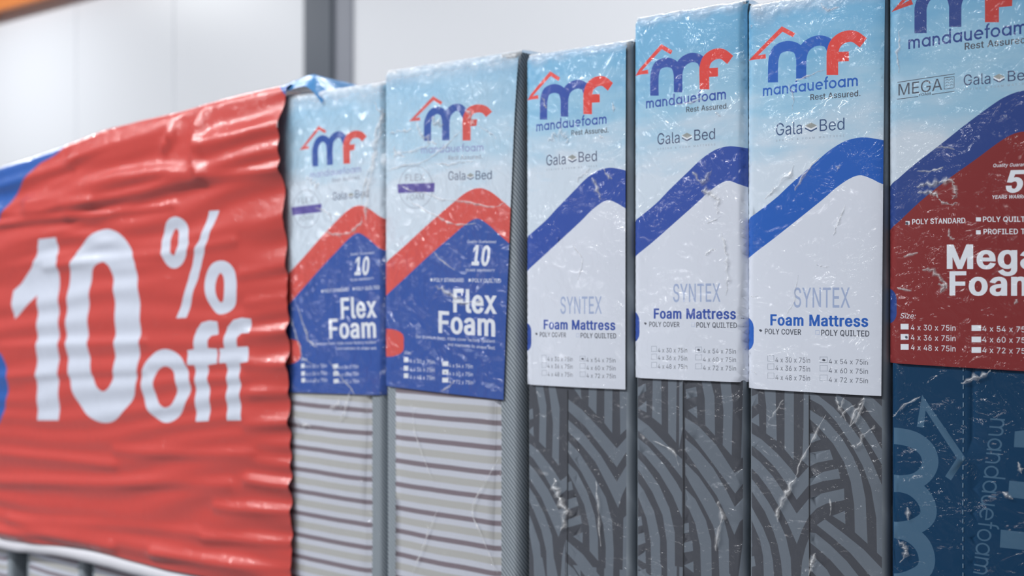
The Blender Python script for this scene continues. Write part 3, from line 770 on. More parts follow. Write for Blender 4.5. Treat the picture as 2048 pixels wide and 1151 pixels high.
def art_mega():
    P = Print()
    up = [(20, 1102), (60, 1072), (200, 952), (350, 840), (500, 722), (640, 618), (720, 565), (800, 532), (870, 522), (940, 535), (1100, 590)]
    low = [(20, 1340), (60, 1325), (240, 1160), (400, 1034), (560, 920), (680, 830), (760, 780), (829, 760), (900, 770), (1100, 860)]
    upp, lowp = smoothpath(up, 5), smoothpath(low, 5)
    P.px('crimson', [mapped(m5, lowp + [(1200, 2400), (20, 2400)])])
    P.px('blue', [mapped(m5, upp + lowp[::-1])])
    P.px('blue', half_moon(m6, 55, 108, 598, 806))
    maker_mark(P, m5, [(192, 14), (104, 48), (310, -170), (396, -130)],
               [[(241, 195), (241, 100), (244, 40), (275, -20), (345, -50), (415, -30), (440, 30), (442, 90), (442, 160)],
                [(442, 90), (446, 20), (480, -50), (550, -90), (625, -70), (655, -10)],
                [(653, 134), (653, 60), (655, -10), (680, -70), (735, -110), (800, -115), (866, -70)]],
               [(690, -20), (770, -24), (768, 40), (690, 48)], {'rw': 32, 'w': 71, 'fw': 80})
    a, b = unproject(*m5(170, 287)), unproject(*m5(852, 196))
    h = unproject(*m5(170, 232))[1] - a[1]
    P.m('blue', lay(geo_text('mandauefoam', .2), a, b, h, 1.0))
    P.text('dark', 'Rest Assured.', m5(497, 291), m5(862, 250), 38 / 2.878, bold=18)
    for pts in ([(106, 474), (440, 428), (440, 432), (106, 478)], [(104, 571), (228, 556), (228, 560), (104, 575)], [(308, 545), (440, 527), (440, 531), (308, 549)]):
        P.px('dark', [mapped(m5, pts)])
    P.text('dark', 'MEGA', m5(112, 552), m5(368, 522), 66 / 2.878)
    P.text('dark', 'FOAM', m5(233, 557), m5(300, 549), 15 / 2.878, bold=14)
    P.px('dark', [mapped(m5, c) for c in [[(378, 450), (438, 443), (438, 511), (378, 519)], [(381, 454), (381, 515), (435, 508), (435, 447)]]])
    for k in range(3):
        P.px('dark', [mapped(m5, c) for c in stroke(smoothpath([(386, 468 + k * 16), (397, 461 + k * 16), (408, 468 + k * 16 - 2), (420, 458 + k * 16), (430, 462 + k * 16)], 3), 2.4)])
    P.text('navy', 'Gala', m5(492, 497), m5(645, 486), 62 / 2.878)
    P.text('navy', 'Bed', m5(744, 473), m5(890, 460), 60 / 2.878)
    bed_mark(P, m5, 662, 726, 446, 17)
    P.text('grey', 'SPRING & FOAM MATTRESS', m5(490, 527), m5(892, 486), 12 / 2.878, track=320)
    P.text('white', 'Quality Guaranteed', m5(660, 964), m5(900, 955), 19 / 2.878, italic=.22, bold=8)
    P.text('white', '5', m5(732, 1105), m5(840, 1103), 118 / 2.878, bold=40, italic=.2)
    P.text('white', 'YEARS WARRANTY', m5(655, 1145), m5(905, 1140), 20 / 2.878, italic=.2, bold=16)
    P.text('white', 'POLY STANDARD', m6(203, 208), m6(526, 200), 31 / 3.028, bold=18)
    P.text('white', 'POLY QUILTED', m6(632, 193), m6(940, 192), 31 / 3.028, bold=18)
    P.text('white', 'PROFILED TOP', m6(635, 267), m6(945, 266), 31 / 3.028, bold=18)
    P.px('white', *[[mapped(m6, c) for c in rect(*q)] for q in ((162, 188, 188, 210), (590, 166, 620, 190), (590, 244, 618, 268))])
    P.px('dark', [mapped(m6, [(160, 196), (172, 191), (181, 200), (176, 211), (164, 208)])])
    P.text('white', 'Mega', m6(414, 472), m6(965, 474), 137 / 3.028, bold=32)
    P.text('white', 'Foam', m6(430, 632), m6(965, 635), 136 / 3.028, bold=32)
    P.text('white', 'Size:', m6(130, 775), m6(225, 776), 32 / 3.028, italic=.2)
    size_table(P, m6, 'white', 'white', ((131, 180, 194, 466), (563, 620, 628, 925)),
               [(808, 846, 850), (870, 906, 913), (930, 966, 975)], [(816, 853, 860), (885, 918, 925), (949, 982, 990)], 34, 33 / 3.028, True,
               (166, 889, 9, 9))
    return P


def fa(x, y): return (1490 + x / 3.0207, 770 + y / 3.0207)
def fb(x, y): return (1260 + x / 2.871, 750 + y / 2.871)
def fc(x, y): return (1040 + x / 2.943, 760 + y / 2.943)


# pale bands of the fan cloth, traced on each folded layer
FANS = {
    'bright': (fa, [
        [(4, 80), (80, 50), (82, 110), (4, 140)], [(20, 215), (85, 170), (88, 248)], [(120, 25), (190, 25), (195, 335), (130, 290), (132, 130)],
        [(245, 25), (302, 25), (300, 450), (243, 385)], [(362, 25), (392, 25), (392, 430), (352, 455), (360, 250)],
        [(-8, 268), (100, 325), (200, 412), (280, 500), (325, 560), (392, 488), (392, 600), (318, 688), (255, 590), (180, 490), (90, 400), (-8, 335)],
        [(-8, 392), (90, 460), (170, 548), (245, 655), (318, 772), (392, 682), (470, 650), (605, 620), (607, 690), (500, 710), (440, 740), (392, 790), (350, 870), (318, 955), (262, 830), (205, 725), (150, 632), (80, 540), (-8, 465)],
        [(395, 560), (480, 520), (570, 500), (583, 560), (480, 575), (395, 605)], [(350, 450), (400, 405), (520, 385), (540, 445), (440, 465), (395, 490)],
        [(395, 290), (440, 290), (465, 325), (395, 350)], [(535, 785), (610, 755), (612, 835)],
        [(-8, 520), (70, 600), (140, 700), (200, 800), (250, 910), (280, 1040), (285, 1165), (230, 1165), (220, 1060), (200, 960), (170, 870), (120, 760), (60, 670), (-8, 585)],
        [(-8, 670), (60, 770), (110, 860), (150, 960), (170, 1060), (178, 1165), (115, 1165), (110, 1030), (90, 930), (50, 840), (-8, 740)],
        [(-8, 920), (35, 925), (42, 975), (-8, 985)], [(-8, 1045), (55, 1030), (65, 1090), (-8, 1110)], [(392, 920), (392, 1165), (340, 1165), (350, 1060), (370, 980)],
        [(397, 145), (500, 210), (595, 320), (660, 430), (705, 540), (732, 680), (743, 955), (668, 885), (665, 720), (645, 580), (605, 460), (540, 350), (460, 260), (397, 200)],
        [(397, 38), (450, 60), (540, 130), (640, 240), (720, 350), (780, 480), (835, 620), (840, 1050), (798, 1010), (795, 800), (765, 620), (715, 480), (640, 340), (560, 220), (470, 120), (397, 80)],
        [(560, 50), (640, 100), (730, 210), (790, 310), (840, 410), (840, 500), (760, 360), (700, 270), (620, 160), (550, 90)], [(720, 50), (780, 80), (840, 140), (840, 275), (770, 190), (715, 110)],
        [(440, 840), (490, 805), (600, 890), (720, 990), (840, 1120), (840, 1165), (770, 1165), (640, 1010), (540, 920)],
        [(397, 885), (430, 890), (520, 960), (620, 1060), (700, 1165), (620, 1165), (520, 1050), (440, 980), (397, 945)], [(400, 1020), (440, 1050), (500, 1110), (530, 1165), (450, 1165), (400, 1110)]]),
    'middle': (fb, [
        [(20, 80), (92, 45), (96, 90), (20, 134)], [(40, 190), (97, 145), (97, 212)], [(135, 10), (185, 10), (187, 285), (130, 240)], [(225, 10), (275, 10), (270, 385), (225, 330)],
        [(290, 10), (312, 10), (310, 300), (287, 420)],
        [(10, 224), (110, 290), (210, 390), (305, 480), (305, 590), (230, 495), (130, 390), (10, 292)],
        [(10, 337), (110, 410), (200, 510), (270, 610), (303, 670), (303, 815), (250, 690), (170, 560), (90, 465), (10, 402)],
        [(10, 445), (90, 520), (170, 630), (230, 760), (262, 900), (265, 1165), (220, 1165), (215, 950), (190, 800), (130, 670), (60, 560), (10, 510)],
        [(10, 576), (80, 660), (140, 780), (175, 930), (180, 1165), (125, 1165), (120, 950), (95, 820), (50, 710), (10, 656)],
        [(10, 824), (65, 808), (72, 860), (10, 878)], [(10, 924), (82, 900), (90, 960), (10, 989)], [(30, 1050), (90, 1005), (92, 1080)], [(10, 1075), (70, 1110), (140, 1165), (10, 1165)],
        [(325, 80), (385, 65), (393, 120), (328, 135)], [(335, 200), (390, 175), (393, 245)], [(415, 20), (465, 20), (490, 120), (492, 345), (438, 285), (435, 130)],
        [(520, 20), (578, 20), (592, 160), (585, 460), (535, 400), (540, 200)], [(645, 60), (675, 40), (675, 465), (637, 475)],
        [(322, 240), (400, 290), (500, 400), (600, 560), (675, 518), (675, 580), (605, 678), (540, 590), (440, 450), (380, 370), (322, 310)],
        [(322, 360), (390, 420), (480, 530), (560, 670), (602, 755), (675, 670), (675, 795), (630, 840), (600, 915), (560, 820), (500, 690), (410, 560), (322, 430)],
        [(322, 500), (400, 580), (480, 700), (540, 820), (568, 940), (572, 1165), (518, 1165), (510, 990), (480, 860), (420, 740), (350, 620), (322, 570)],
        [(322, 650), (380, 710), (440, 830), (470, 950), (475, 1165), (415, 1165), (408, 980), (380, 850), (345, 770), (322, 740)],
        [(314, 850), (340, 845), (343, 900), (314, 905)], [(314, 960), (362, 945), (368, 1005), (314, 1015)], [(316, 1088), (370, 1065), (372, 1130)], [(645, 950), (675, 900), (675, 1165), (622, 1165)]]),
    'narrow': (fc, [
        [(34, 180), (75, 165), (80, 225), (34, 237)], [(40, 300), (80, 270), (82, 330)], [(90, 20), (136, 20), (160, 150), (157, 400), (115, 360), (118, 180)], [(170, 20), (210, 20), (240, 160), (235, 500), (195, 450), (200, 250)],
        [(30, 357), (110, 410), (200, 520), (245, 590), (283, 560), (283, 640), (225, 690), (150, 560), (80, 460), (30, 427)],
        [(30, 476), (100, 540), (170, 640), (235, 760), (275, 735), (275, 800), (235, 920), (190, 820), (130, 690), (70, 600), (30, 556)],
        [(30, 605), (90, 680), (150, 790), (195, 910), (208, 1050), (208, 1165), (165, 1165), (160, 1000), (130, 880), (80, 760), (30, 683)],
        [(30, 750), (80, 850), (120, 960), (132, 1080), (132, 1165), (85, 1165), (80, 1040), (60, 930), (30, 850)], [(24, 1010), (45, 1020), (45, 1080), (24, 1090)], [(275, 945), (275, 1165), (248, 1165), (258, 1030)],
        [(320, 40), (365, 40), (368, 110)], [(412, 40), (458, 40), (455, 200), (410, 150)], [(502, 40), (548, 40), (545, 310), (500, 250)], [(588, 40), (650, 40), (650, 265), (592, 320)],
        [(292, 110), (370, 170), (480, 290), (572, 400), (650, 310), (650, 385), (572, 510), (490, 400), (390, 270), (292, 180)],
        [(290, 230), (380, 310), (480, 440), (572, 595), (650, 460), (650, 570), (600, 680), (580, 750), (530, 640), (450, 480), (370, 380), (290, 300)],
        [(288, 350), (360, 430), (440, 560), (510, 690), (545, 830), (555, 1000), (552, 1165), (508, 1165), (510, 980), (495, 850), (450, 700), (370, 540), (288, 420)],
        [(286, 480), (340, 540), (400, 650), (445, 790), (465, 920), (468, 1060), (418, 1000), (415, 860), (385, 730), (330, 620), (286, 535)],
        [(286, 600), (310, 590), (320, 640), (286, 650)], [(284, 700), (335, 685), (352, 735), (285, 760)], [(282, 820), (365, 790), (372, 840), (282, 865)], [(322, 915), (378, 890), (378, 955)],
        [(280, 935), (380, 1020), (490, 1165), (405, 1165), (330, 1060), (280, 1005)], [(280, 1065), (330, 1110), (366, 1165), (280, 1165)], [(610, 810), (650, 770), (650, 1165), (605, 1165)]]),
}


def art_fans(which):
    """cloth woven with large overlapping fans of concentric bands, repeated down the mattress"""
    fn, polys = FANS[which]
    L = []
    for p in polys:
        q = [unproject(*fn(*c)) for c in p]
        for k in range(6):
            L.append(('light', [[[(x, z - .298 * k) for x, z in q]]]))
    return L


def art_navy(xmid, z_low):
    P = Print()
    ar = [[(20, 405), (100, 405), (185, 425), (250, 475), (272, 540), (250, 600), (190, 645), (100, 658), (20, 660)],
          [(20, 655), (100, 657), (180, 680), (240, 735), (263, 800), (245, 850), (180, 890), (100, 905), (20, 908)],
          [(20, 905), (100, 908), (170, 930), (230, 985), (254, 1060), (235, 1120), (170, 1160), (100, 1180), (20, 1184)]]
    for p in ar:
        P.px('print', [mapped(m7, c) for c in stroke(smoothpath(p, 4), 88)])
    P.px('print', [mapped(m7, c) for c in stroke([(217, 356), (236, 225), (438, 520), (368, 628)], 38)])
    for q in ([(722, 378), (900, 360), (900, 470), (718, 462)], [(695, 640), (900, 660), (900, 752), (688, 728)], [(650, 900), (900, 930), (900, 1025), (645, 995)]):
        P.px('print', [mapped(m7, q)])
    L, R = np.array(unproject(*m7(592, 308))), np.array(unproject(*m7(500, 1132)))
    sh = geo_text('mandauefoam', .13)
    xs = [p[0] for s in sh for c in s for p in c]
    ex = (R - L) / (max(xs) - min(xs))
    ey = np.array([unproject(*m7(670, 320))[0] - L[0], 0.0])
    P.m('print', [[[tuple(L + ex * px + ey * py) for px, py in c] for c in s] for s in sh])
    return P.layers


# ------------------------------------------------------------------ mattresses
RC = .011


class Slab:
    """front of a mattress folded in two: rounded edges, slightly full, a crease where the layers meet"""

    def __init__(self, x0, x1, H, crease, seed):
        self.x0, self.x1, self.H, self.crease, self.seed = x0, x1, H, crease, seed

    def y(self, x, z, crease=True):
        a = max(0, self.x0 + RC - x, x - (self.x1 - RC))
        b = max(0, z - (self.H - RC))
        d = min(RC, math.hypot(a, b))
        y = RC - math.sqrt(max(0, RC * RC - d * d))
        u = (x - self.x0) / (self.x1 - self.x0)
        y -= .004 * math.sin(math.pi * min(1, max(0, u))) * min(1, (self.H - z) / .06 if z > self.H - .06 else 1)
        y += .0022 * noise.noise((x * 7 + self.seed, z * 6, self.seed * 3.1)) * min(1, min(max(0, x - self.x0), max(0, self.x1 - x)) / .03)
        if crease and self.crease:
            y += .0022 * math.exp(-((u - .5) * (self.x1 - self.x0) / .003) ** 2)
        return y

    def front(self, x, z): return (x, self.y(x, z), z)
    def over(self, off):
        def f(x, z):
            a = (min(0, x - self.x0 - RC) + max(0, x - (self.x1 - RC))) / RC
            b = max(0, z - (self.H - RC)) / RC
            s = min(1.0, math.hypot(a, b))
            return (x + off * a, self.y(x, z, False) - off * math.sqrt(max(0, 1 - s * s)), z + off * b)
        return f


def side_sheet(name, slab, right, b, depth, mat, parent, z0=0.0):
    """edge band: the outer b of the front, the rounded corner and the side"""
    xs = slab.x1 if right else slab.x0
    sg = -1 if right else 1
    prof = []
    for i in range(7):
        u = b * (1 - i / 6)
        prof.append((xs + sg * u, None))
    ys = [RC, .04, .10, .2, .35, .5, depth]
    n = 40
    V, Fc = [], []
    for k in range(n + 1):
        z = slab.H * k / n
        for x, _ in prof:
            V.append((x, slab.y(x, min(z, slab.H - RC), False), z))
        for y in ys[1:]:
            V.append((xs, y, z))
    m = len(prof) + len(ys) - 1
    for k in range(n):
        for i in range(m - 1):
            q = (k * m + i, k * m + i + 1, (k + 1) * m + i + 1, (k + 1) * m + i)
            Fc.append(q if right else q[::-1])
    return link_mesh(name, V, Fc, mat, parent, smooth=True)


def film_cap(slab, parent, depth, seed, drop=.045, rise=.004):
    """slack clear film drawn over the top edge"""
    n, V, Fc = 90, [], []
    prof = 16
    for i in range(n + 1):
        u = i / n
        x = slab.x0 + .0005 + (slab.x1 - slab.x0 - .001) * u
        dr = drop * (.55 + .8 * abs(noise.noise((u * 4, seed, 0))))
        for k in range(prof):
            t = k / (prof - 1)
            w = .006 * noise.noise((x * 26, t * 3, seed)) + .003 * noise.noise((x * 70, t * 6, seed + 4))
            if t < .6:
                z = slab.H - dr * (1 - t / .6)
                y = slab.y(x, z, False) - .0042 - abs(w) * .9 * (.3 + t)
                z += rise * (t / .6) ** 2
            else:
                q = (t - .6) / .4
                y = slab.y(x, slab.H, False) - .0042 + (q ** 1.5) * depth * .5
                z = slab.H + rise + .004 * math.sin(min(1, q * 4) * math.pi / 2) + w * min(1, q * 5)
            V.append((x, y, z))
    for i in range(n):
        for k in range(prof - 1):
            Fc.append((i * prof + k, (i + 1) * prof + k, (i + 1) * prof + k + 1, i * prof + k + 1))
    return V, Fc


def film_crease(slab, pts, wpx, seed, V, Fc):
    """a standing fold of the film on the front, whitened for its highlight, along a line seen in the photograph"""
    rnd = random.Random(seed)
    path = smoothpath([unproject(*p) for p in pts], 8)
    s = abs(unproject(pts[0][0], pts[0][1] - 1)[1] - unproject(*pts[0])[1])
    w = wpx * s * 1.25
    n0, m = len(V), 0
    ph = rnd.random() * 50
    for i, (x, z) in enumerate(path):
        if not (slab.x0 + .001 < x < slab.x1 - .001):
            continue
        j = min(i, len(path) - 2)
        t = np.array(path[j + 1]) - np.array(path[j])
        t = t / max(1e-6, np.hypot(*t))
        nn = np.array([-t[1], t[0]])
        taper = math.sin(math.pi * (i + .5) / len(path)) ** .6
        ww = w * (.7 + .9 * noise.noise((i * .45, ph, 0))) * taper
        hh = min(.004, ww * .5) * (.7 + .5 * noise.noise((i * .6, ph, 5)))
        c = np.array((x, z)) + nn * w * .5 * noise.noise((i * .35, ph, 9))
        for off, hgt in ((-1.0, .0008), (-.35, hh * .6), (.05 + .2 * noise.noise((i * .8, ph, 3)), hh), (.45, hh * .5), (1.0, .0008)):
            q = c + nn * ww * off
            q[0] = min(slab.x1 - .0005, max(slab.x0 + .0005, q[0]))
            V.append((q[0], slab.y(q[0], q[1], False) - .0034 - hgt, q[1]))
        m += 1
    for i in range(m - 1):
        for k in range(4):
            a = n0 + i * 5 + k
            Fc.append((a, a + 1, a + 6, a + 5))


def mattress(label, x0, x1, H, kind, seed, art=None, inks=None, outline=None, creases=(), group=None, depth=.66, border=(.004, .004), seam=None, cap_drop=.045, piping=False):
    slab = Slab(x0, x1, H, kind in ('fan', 'navy'), seed)
    root = empty('foam_mattress', ((x0 + x1) / 2, depth / 2, 0))
    tag(root, label, 'mattress', group)
    bl, br = border
    ox0, ox1 = x0 + bl, x1 - br
    xs = sorted(set([ox0 + (ox1 - ox0) * i / 16 for i in range(17)] + [ox0 + (RC * i / 4) for i in range(5) if bl < RC] + [ox1 - RC * i / 4 for i in range(5) if br < RC] + ([(x0 + x1) / 2 + d for d in (-.008, -.004, -.002, 0, .002, .004, .008)] if slab.crease else [])))
    zs = sorted(set([H * i / 60 for i in range(61)] + [H - RC * i / 4 for i in range(5)]))
    out = [(ox0, 0), (ox1, 0), (ox1, H), (ox0, H)]
    side, layers, names, mats = BORDER, [], ['ground'], [TICKING]
    if kind == 'fan':
        side, names, mats = GREY_SIDE, ['dark', 'light'], [FAN_DARK, FAN_LIGHT]
        layers = art_fans({2: 'narrow', 3: 'middle', 4: 'bright'}[seed % 10])
    elif kind == 'navy':
        side, names, mats = NAVY_SIDE, ['ground', 'print'], [NAVY_CLOTH, NAVY_PRINT]
        layers = art_navy((x0 + x1) / 2, 1.37)
    printed('front_cover', out, layers, names, mats, slab.front, root, xs=xs, zs=zs)
    for right, b in ((False, bl), (True, br)):
        side_sheet('side_border', slab, right, b, depth, side, root)
    link_mesh('top_cover', [(x0, RC, H), (x1, RC, H), (x1, depth, H), (x0, depth, H)], [(0, 1, 2, 3)], inks[0] if art else mats[0], root, uv=[(x0, 3), (x1, 3), (x1, 3.6), (x0, 3.6)])
    link_mesh('back_cover', [(x0, depth, 0), (x1, depth, 0), (x1, depth, H), (x0, depth, H)], [(3, 2, 1, 0)], mats[0], root, uv=[(x0, 0), (x1, 0), (x1, H), (x0, H)])
    if seam:
        V, Fc = [], []
        sx, zt, dash = seam
        z = 0.0
        while z < zt:
            for q in ((sx - .0006, z), (sx + .0006, z), (sx + .0006, min(zt, z + dash)), (sx - .0006, min(zt, z + dash))):
                V.append((q[0], slab.y(q[0], q[1]) - .0008, q[1]))
            i = len(V) - 4
            Fc.append((i, i + 1, i + 2, i + 3))
            z += dash * (2.0 if kind == 'navy' else 1.0)
        link_mesh('fold_seam', V, Fc, STITCH if kind == 'navy' else SEAM, root)
    if piping:
        V, Fc, mi = [], [], []
        z, i = 0.0, 0
        while z < H - .02:
            r0, px, py = .0035, x0 - .0045, .020
            n0 = len(V)
            for zz in (z + .0008, z + .0135):
                for k in range(8):
                    V.append((px + r0 * math.cos(k * math.pi / 4), py + r0 * math.sin(k * math.pi / 4), zz))
            for k in range(8):
                Fc.append((n0 + k, n0 + (k + 1) % 8, n0 + 8 + (k + 1) % 8, n0 + 8 + k))
                mi.append(i % 2)
            z += .0143
            i += 1
        link_mesh('piping', V, Fc, [PIPE_DARK, PIPE_LIGHT], root, mi)
    if art:
        lx0, lx1 = outline[0][0], outline[1][0]
        cols = sorted([lx0 + (lx1 - lx0) * i / 14 for i in range(15)] + [e + s * RC * i / 6 for e, s in ((x0, 1), (x1, -1)) for i in range(7) if lx0 < e + s * RC * i / 6 < lx1])
        lz0 = min(outline[0][1], outline[1][1])
        rows = [lz0 + (H - lz0) * i / 44 for i in range(45)] + [H - RC * i / 6 for i in range(1, 6)]
        printed('label', outline, art.layers, INKS, inks, slab.over(.0034), root, xs=cols, zs=rows, maxseg=.012)
    if art:
        V, Fc = film_cap(slab, root, depth, seed, cap_drop)
        link_mesh('plastic_wrap', V, Fc, FILM, root, smooth=True, uv=[(min(.5, (k % 16) / 15 / .6 * .5), 0) for k in range(len(V))])
        for i, (pts, w) in enumerate(creases):
            V, Fc = [], []
            film_crease(slab, pts, w, seed * 31 + i, V, Fc)
            if Fc:
                link_mesh('film_crease', V, Fc, CREASE_GLINT, root, uv=[((k % 5) / 4, k // 5 * .01) for k in range(len(V))])
    return root, slab


def label_outline(bl, br, x0, x1, H):
    a, b = unproject(*bl), unproject(*br)
    return [a, b, (x1 if x1 else b[0], H), (x0 if x0 else a[0], H)]


def ux(px, py=575): return unproject(px, py)[0]


SY, FL, ME = art_syntex(), art_flex(), art_mega()
S5 = [(1503.6, 116.4), (1740.6, 81.7), (1528.6, 193.9), (1718.7, 172.7), (1543.9, 651.1), (1739.9, 652.6), (1494.6, 775.9), (1763.2, 791.2)]
S4 = [(1274.3, 147.6), (1473.4, 116.4), (1293.4, 217.1), (1455.7, 199.1), (1309.8, 636.2), (1476.5, 637.3), (1269.8, 754.3), (1493.2, 763.7)]
S3 = [(1059, 197.7), (1231.3, 169.7), (1076.2, 262.7), (1217.1, 248.5), (1089.8, 657.9), (1235.1, 659), (1053.6, 767.7), (1253.5, 778.2)]
F2 = [(826.8, 239), (984.9, 223.4), (998.1, 627.3), (880.6, 663.8), (995.3, 671.8), (962.3, 376.3), (809.4, 712.4), (772.9, 771.5), (1011, 798.6)]
F1 = [(605.3, 296.4), (734.6, 273.8), (760.7, 632.5), (662.4, 672.5), (759.7, 674.2), (720.7, 411.8), (604.3, 724.6), (578.2, 784.4), (765.9, 788.9)]


def sky(name, film, amount, dim=1.0, wash=0.0):
    k = K * dim
    t, m, w = (112, 168, 203), (150, 190, 214), (197, 209, 221)
    t, m = ([a + (c - a) * wash for a, c in zip(q, w)] for q in (t, m))
    return sky_print(name, rgb(*t, k), rgb(*m, k), rgb(*w, k), 1.66, 1.87, film, amount)


ink5 = ink_set('third_label', (40, 92, 176), sky('sky_bright', .5, .8), .5, .8, navy=(60, 82, 120))
ink34 = ink_set('blue_band_label', (54, 80, 158), sky('sky_pale', .6, 1.0), .6, 1.0)
ink12 = ink_set('red_band_label', (54, 84, 156), sky('sky_veiled', 1.0, 1.7, 1.0, .35), 1.0, 1.7, red=(204, 84, 78))  # haze of the film put into the colour: sky washed paler
ink6 = ink_set('crimson_label', (44, 66, 128), sky('sky_dusky', .45, .8, .9), .45, .8, red=(178, 62, 58))

cr1 = [([(735, 440), (742, 380), (752, 320), (764, 262), (767, 215)], 16), (mapped(f3, [(340, 1045), (400, 1065), (470, 1050), (530, 1000), (545, 960)]), 6),
       (mapped(f3, [(280, 910), (330, 925), (370, 960), (360, 985)]), 6), (mapped(f4, [(170, 460), (195, 540), (225, 620), (235, 660), (285, 700)]), 6),
       (mapped(f4, [(125, 510), (150, 590), (180, 680), (205, 760), (260, 800)]), 5), (mapped(f4, [(350, 780), (420, 870), (480, 940), (500, 970)]), 4),
       (mapped(f4, [(480, 940), (460, 1010), (440, 1080), (410, 1130)]), 5), (mapped(f4, [(360, 1050), (400, 1035), (430, 1045)]), 10),
       (mapped(f4, [(155, 1095), (175, 1130), (200, 1150), (250, 1150)]), 7), (mapped(f3, [(230, 720), (260, 770), (300, 780)]), 12), (mapped(f3, [(610, 300), (640, 380), (620, 520), (600, 640), (560, 760), (530, 900)]), 12)]
cr2 = [(mapped(f3, q), w) for q, w in (
    ([(710, 595), (800, 590), (870, 575), (930, 550)], 5), ([(850, 420), (890, 490), (940, 530), (975, 545)], 11),
    ([(680, 700), (780, 670), (880, 655), (960, 610), (1050, 530), (1120, 460)], 5), ([(960, 655), (1050, 660), (1130, 645), (1190, 640)], 5),
    ([(1210, 440), (1270, 470), (1315, 510)], 5), ([(745, 770), (830, 810), (930, 830), (1000, 860), (1090, 870), (1190, 885), (1290, 905), (1360, 880)], 4.5),
    ([(790, 850), (870, 900), (960, 950), (1030, 985), (1100, 1005), (1200, 995)], 4.5), ([(1150, 340), (1170, 400), (1190, 430)], 14),
    ([(940, 400), (980, 430), (1010, 440)], 13), ([(700, 480), (760, 470), (830, 455)], 7), ([(720, 560), (740, 600), (790, 620)], 12))]
cr2 += [(mapped(f4, q), w) for q, w in (([(965, 350), (1010, 372), (1080, 410), (1130, 425)], 9), ([(1060, 440), (1140, 445), (1230, 440)], 7), ([(950, 150), (1010, 210), (1080, 260)], 3), ([(990, 960), (1040, 930), (1080, 890)], 3))]
f5 = lambda x, y: (540 + x / 3.021, 770 + y / 3.021)
cr2 += [(mapped(f5, q), w) for q, w in (([(1030, 740), (985, 850), (930, 1000), (870, 1130)], 4), ([(1395, 430), (1310, 590), (1240, 745), (1300, 920), (1385, 1130)], 4), ([(880, 130), (885, 260), (940, 420), (1000, 570)], 3))]
m3c = lambda x, y: (1030 + x / 3.031, 40 + y / 3.031)
cr3 = [(mapped(m3c, q), w) for q, w in (([(480, 955), (505, 1010), (530, 1090)], 7), ([(545, 905), (580, 950), (600, 965)], 5), ([(390, 980), (430, 930), (470, 900)], 8),
       ([(215, 740), (260, 700), (310, 700), (340, 740)], 16), ([(520, 700), (550, 718)], 4), ([(170, 475), (190, 490), (200, 540)], 7), ([(600, 500), (610, 560)], 5))]
cr3 += [([(1112, 955), (1120, 985), (1135, 1020), (1128, 1060)], 16), ([(1196, 960), (1200, 1010), (1205, 1090)], 5), ([(1150, 490), (1170, 520), (1160, 560)], 4)]
m4c = lambda x, y: (1250 + x / 2.8786, y / 2.8786)
cr4 = [(mapped(m4c, q), w) for q, w in (([(400, 990), (450, 1050), (480, 1030), (508, 975)], 8), ([(450, 1110), (500, 1120), (540, 1160), (550, 1230)], 14), ([(530, 650), (560, 675)], 5),
       ([(480, 1280), (530, 1265), (560, 1240)], 5), ([(570, 1340), (590, 1450), (600, 1560), (590, 1700)], 10), ([(300, 610), (400, 590), (480, 560)], 4), ([(470, 1470), (500, 1445), (530, 1430)], 5))]
cr4 += [([(1440, 1000), (1445, 1040), (1436, 1100)], 9), ([(1310, 880), (1350, 900), (1362, 930)], 4)]
cr5 = [(mapped(c3, q), w) for q, w in (([(160, 1151), (240, 1060), (320, 950)], 16), ([(330, 470), (400, 442), (500, 405)], 4), ([(290, 490), (320, 560), (310, 640)], 4), ([(470, 20), (490, 50), (530, 60), (580, 40)], 6),
       ([(330, 1100), (380, 1010), (470, 905)], 5), ([(560, 960), (575, 985)], 9), ([(60, 140), (75, 165)], 5))]
cr5 += [(mapped(c4, q), w) for q, w in (([(585, 30), (550, 120), (520, 195)], 5), ([(430, 350), (460, 365), (500, 360)], 4), ([(330, 410), (300, 560), (270, 620)], 4), ([(50, 530), (110, 525)], 3), ([(60, 930), (100, 950)], 4))]
c9 = lambda x, y: (1480 + x / 2.944, 760 + y / 2.944)
cr5 += [(mapped(c9, q), w) for q, w in (([(575, 95), (600, 160), (640, 235)], 6), ([(625, 100), (605, 160)], 5), ([(740, 100), (700, 170), (655, 270)], 7), ([(735, 130), (700, 220), (660, 268)], 5), ([(690, 140), (640, 170), (600, 215)], 4),
       ([(805, 265), (740, 320), (700, 390)], 7), ([(700, 390), (660, 378)], 4), ([(340, 560), (290, 650), (240, 735), (228, 830)], 10), ([(455, 1010), (430, 1080), (420, 1145)], 7), ([(540, 690), (545, 790)], 4), ([(265, 110), (215, 190), (170, 240)], 4), ([(520, 200), (450, 330), (380, 450), (340, 560)], 5))]
cr6 = [(mapped(m5, q), w) for q, w in (([(220, 1080), (290, 1060), (370, 1050), (440, 1045)], 9), ([(225, 1110), (300, 1110), (350, 1130)], 8), ([(330, 850), (390, 850), (440, 862)], 4), ([(220, 990), (300, 985), (375, 965)], 4), ([(110, 180), (118, 260), (105, 330), (118, 420)], 6), ([(430, 1050), (445, 1110), (430, 1150)], 8))]
cr6 += [(mapped(m6, q), w) for q, w in (([(265, 485), (320, 482), (365, 520), (420, 590)], 8), ([(420, 235), (430, 280), (460, 300)], 5), ([(150, 400), (240, 380)], 4), ([(360, 60), (420, 85), (480, 80)], 6), ([(360, 570), (400, 580), (370, 620)], 8), ([(820, 690), (840, 660)], 5), ([(110, 590), (200, 610)], 3))]
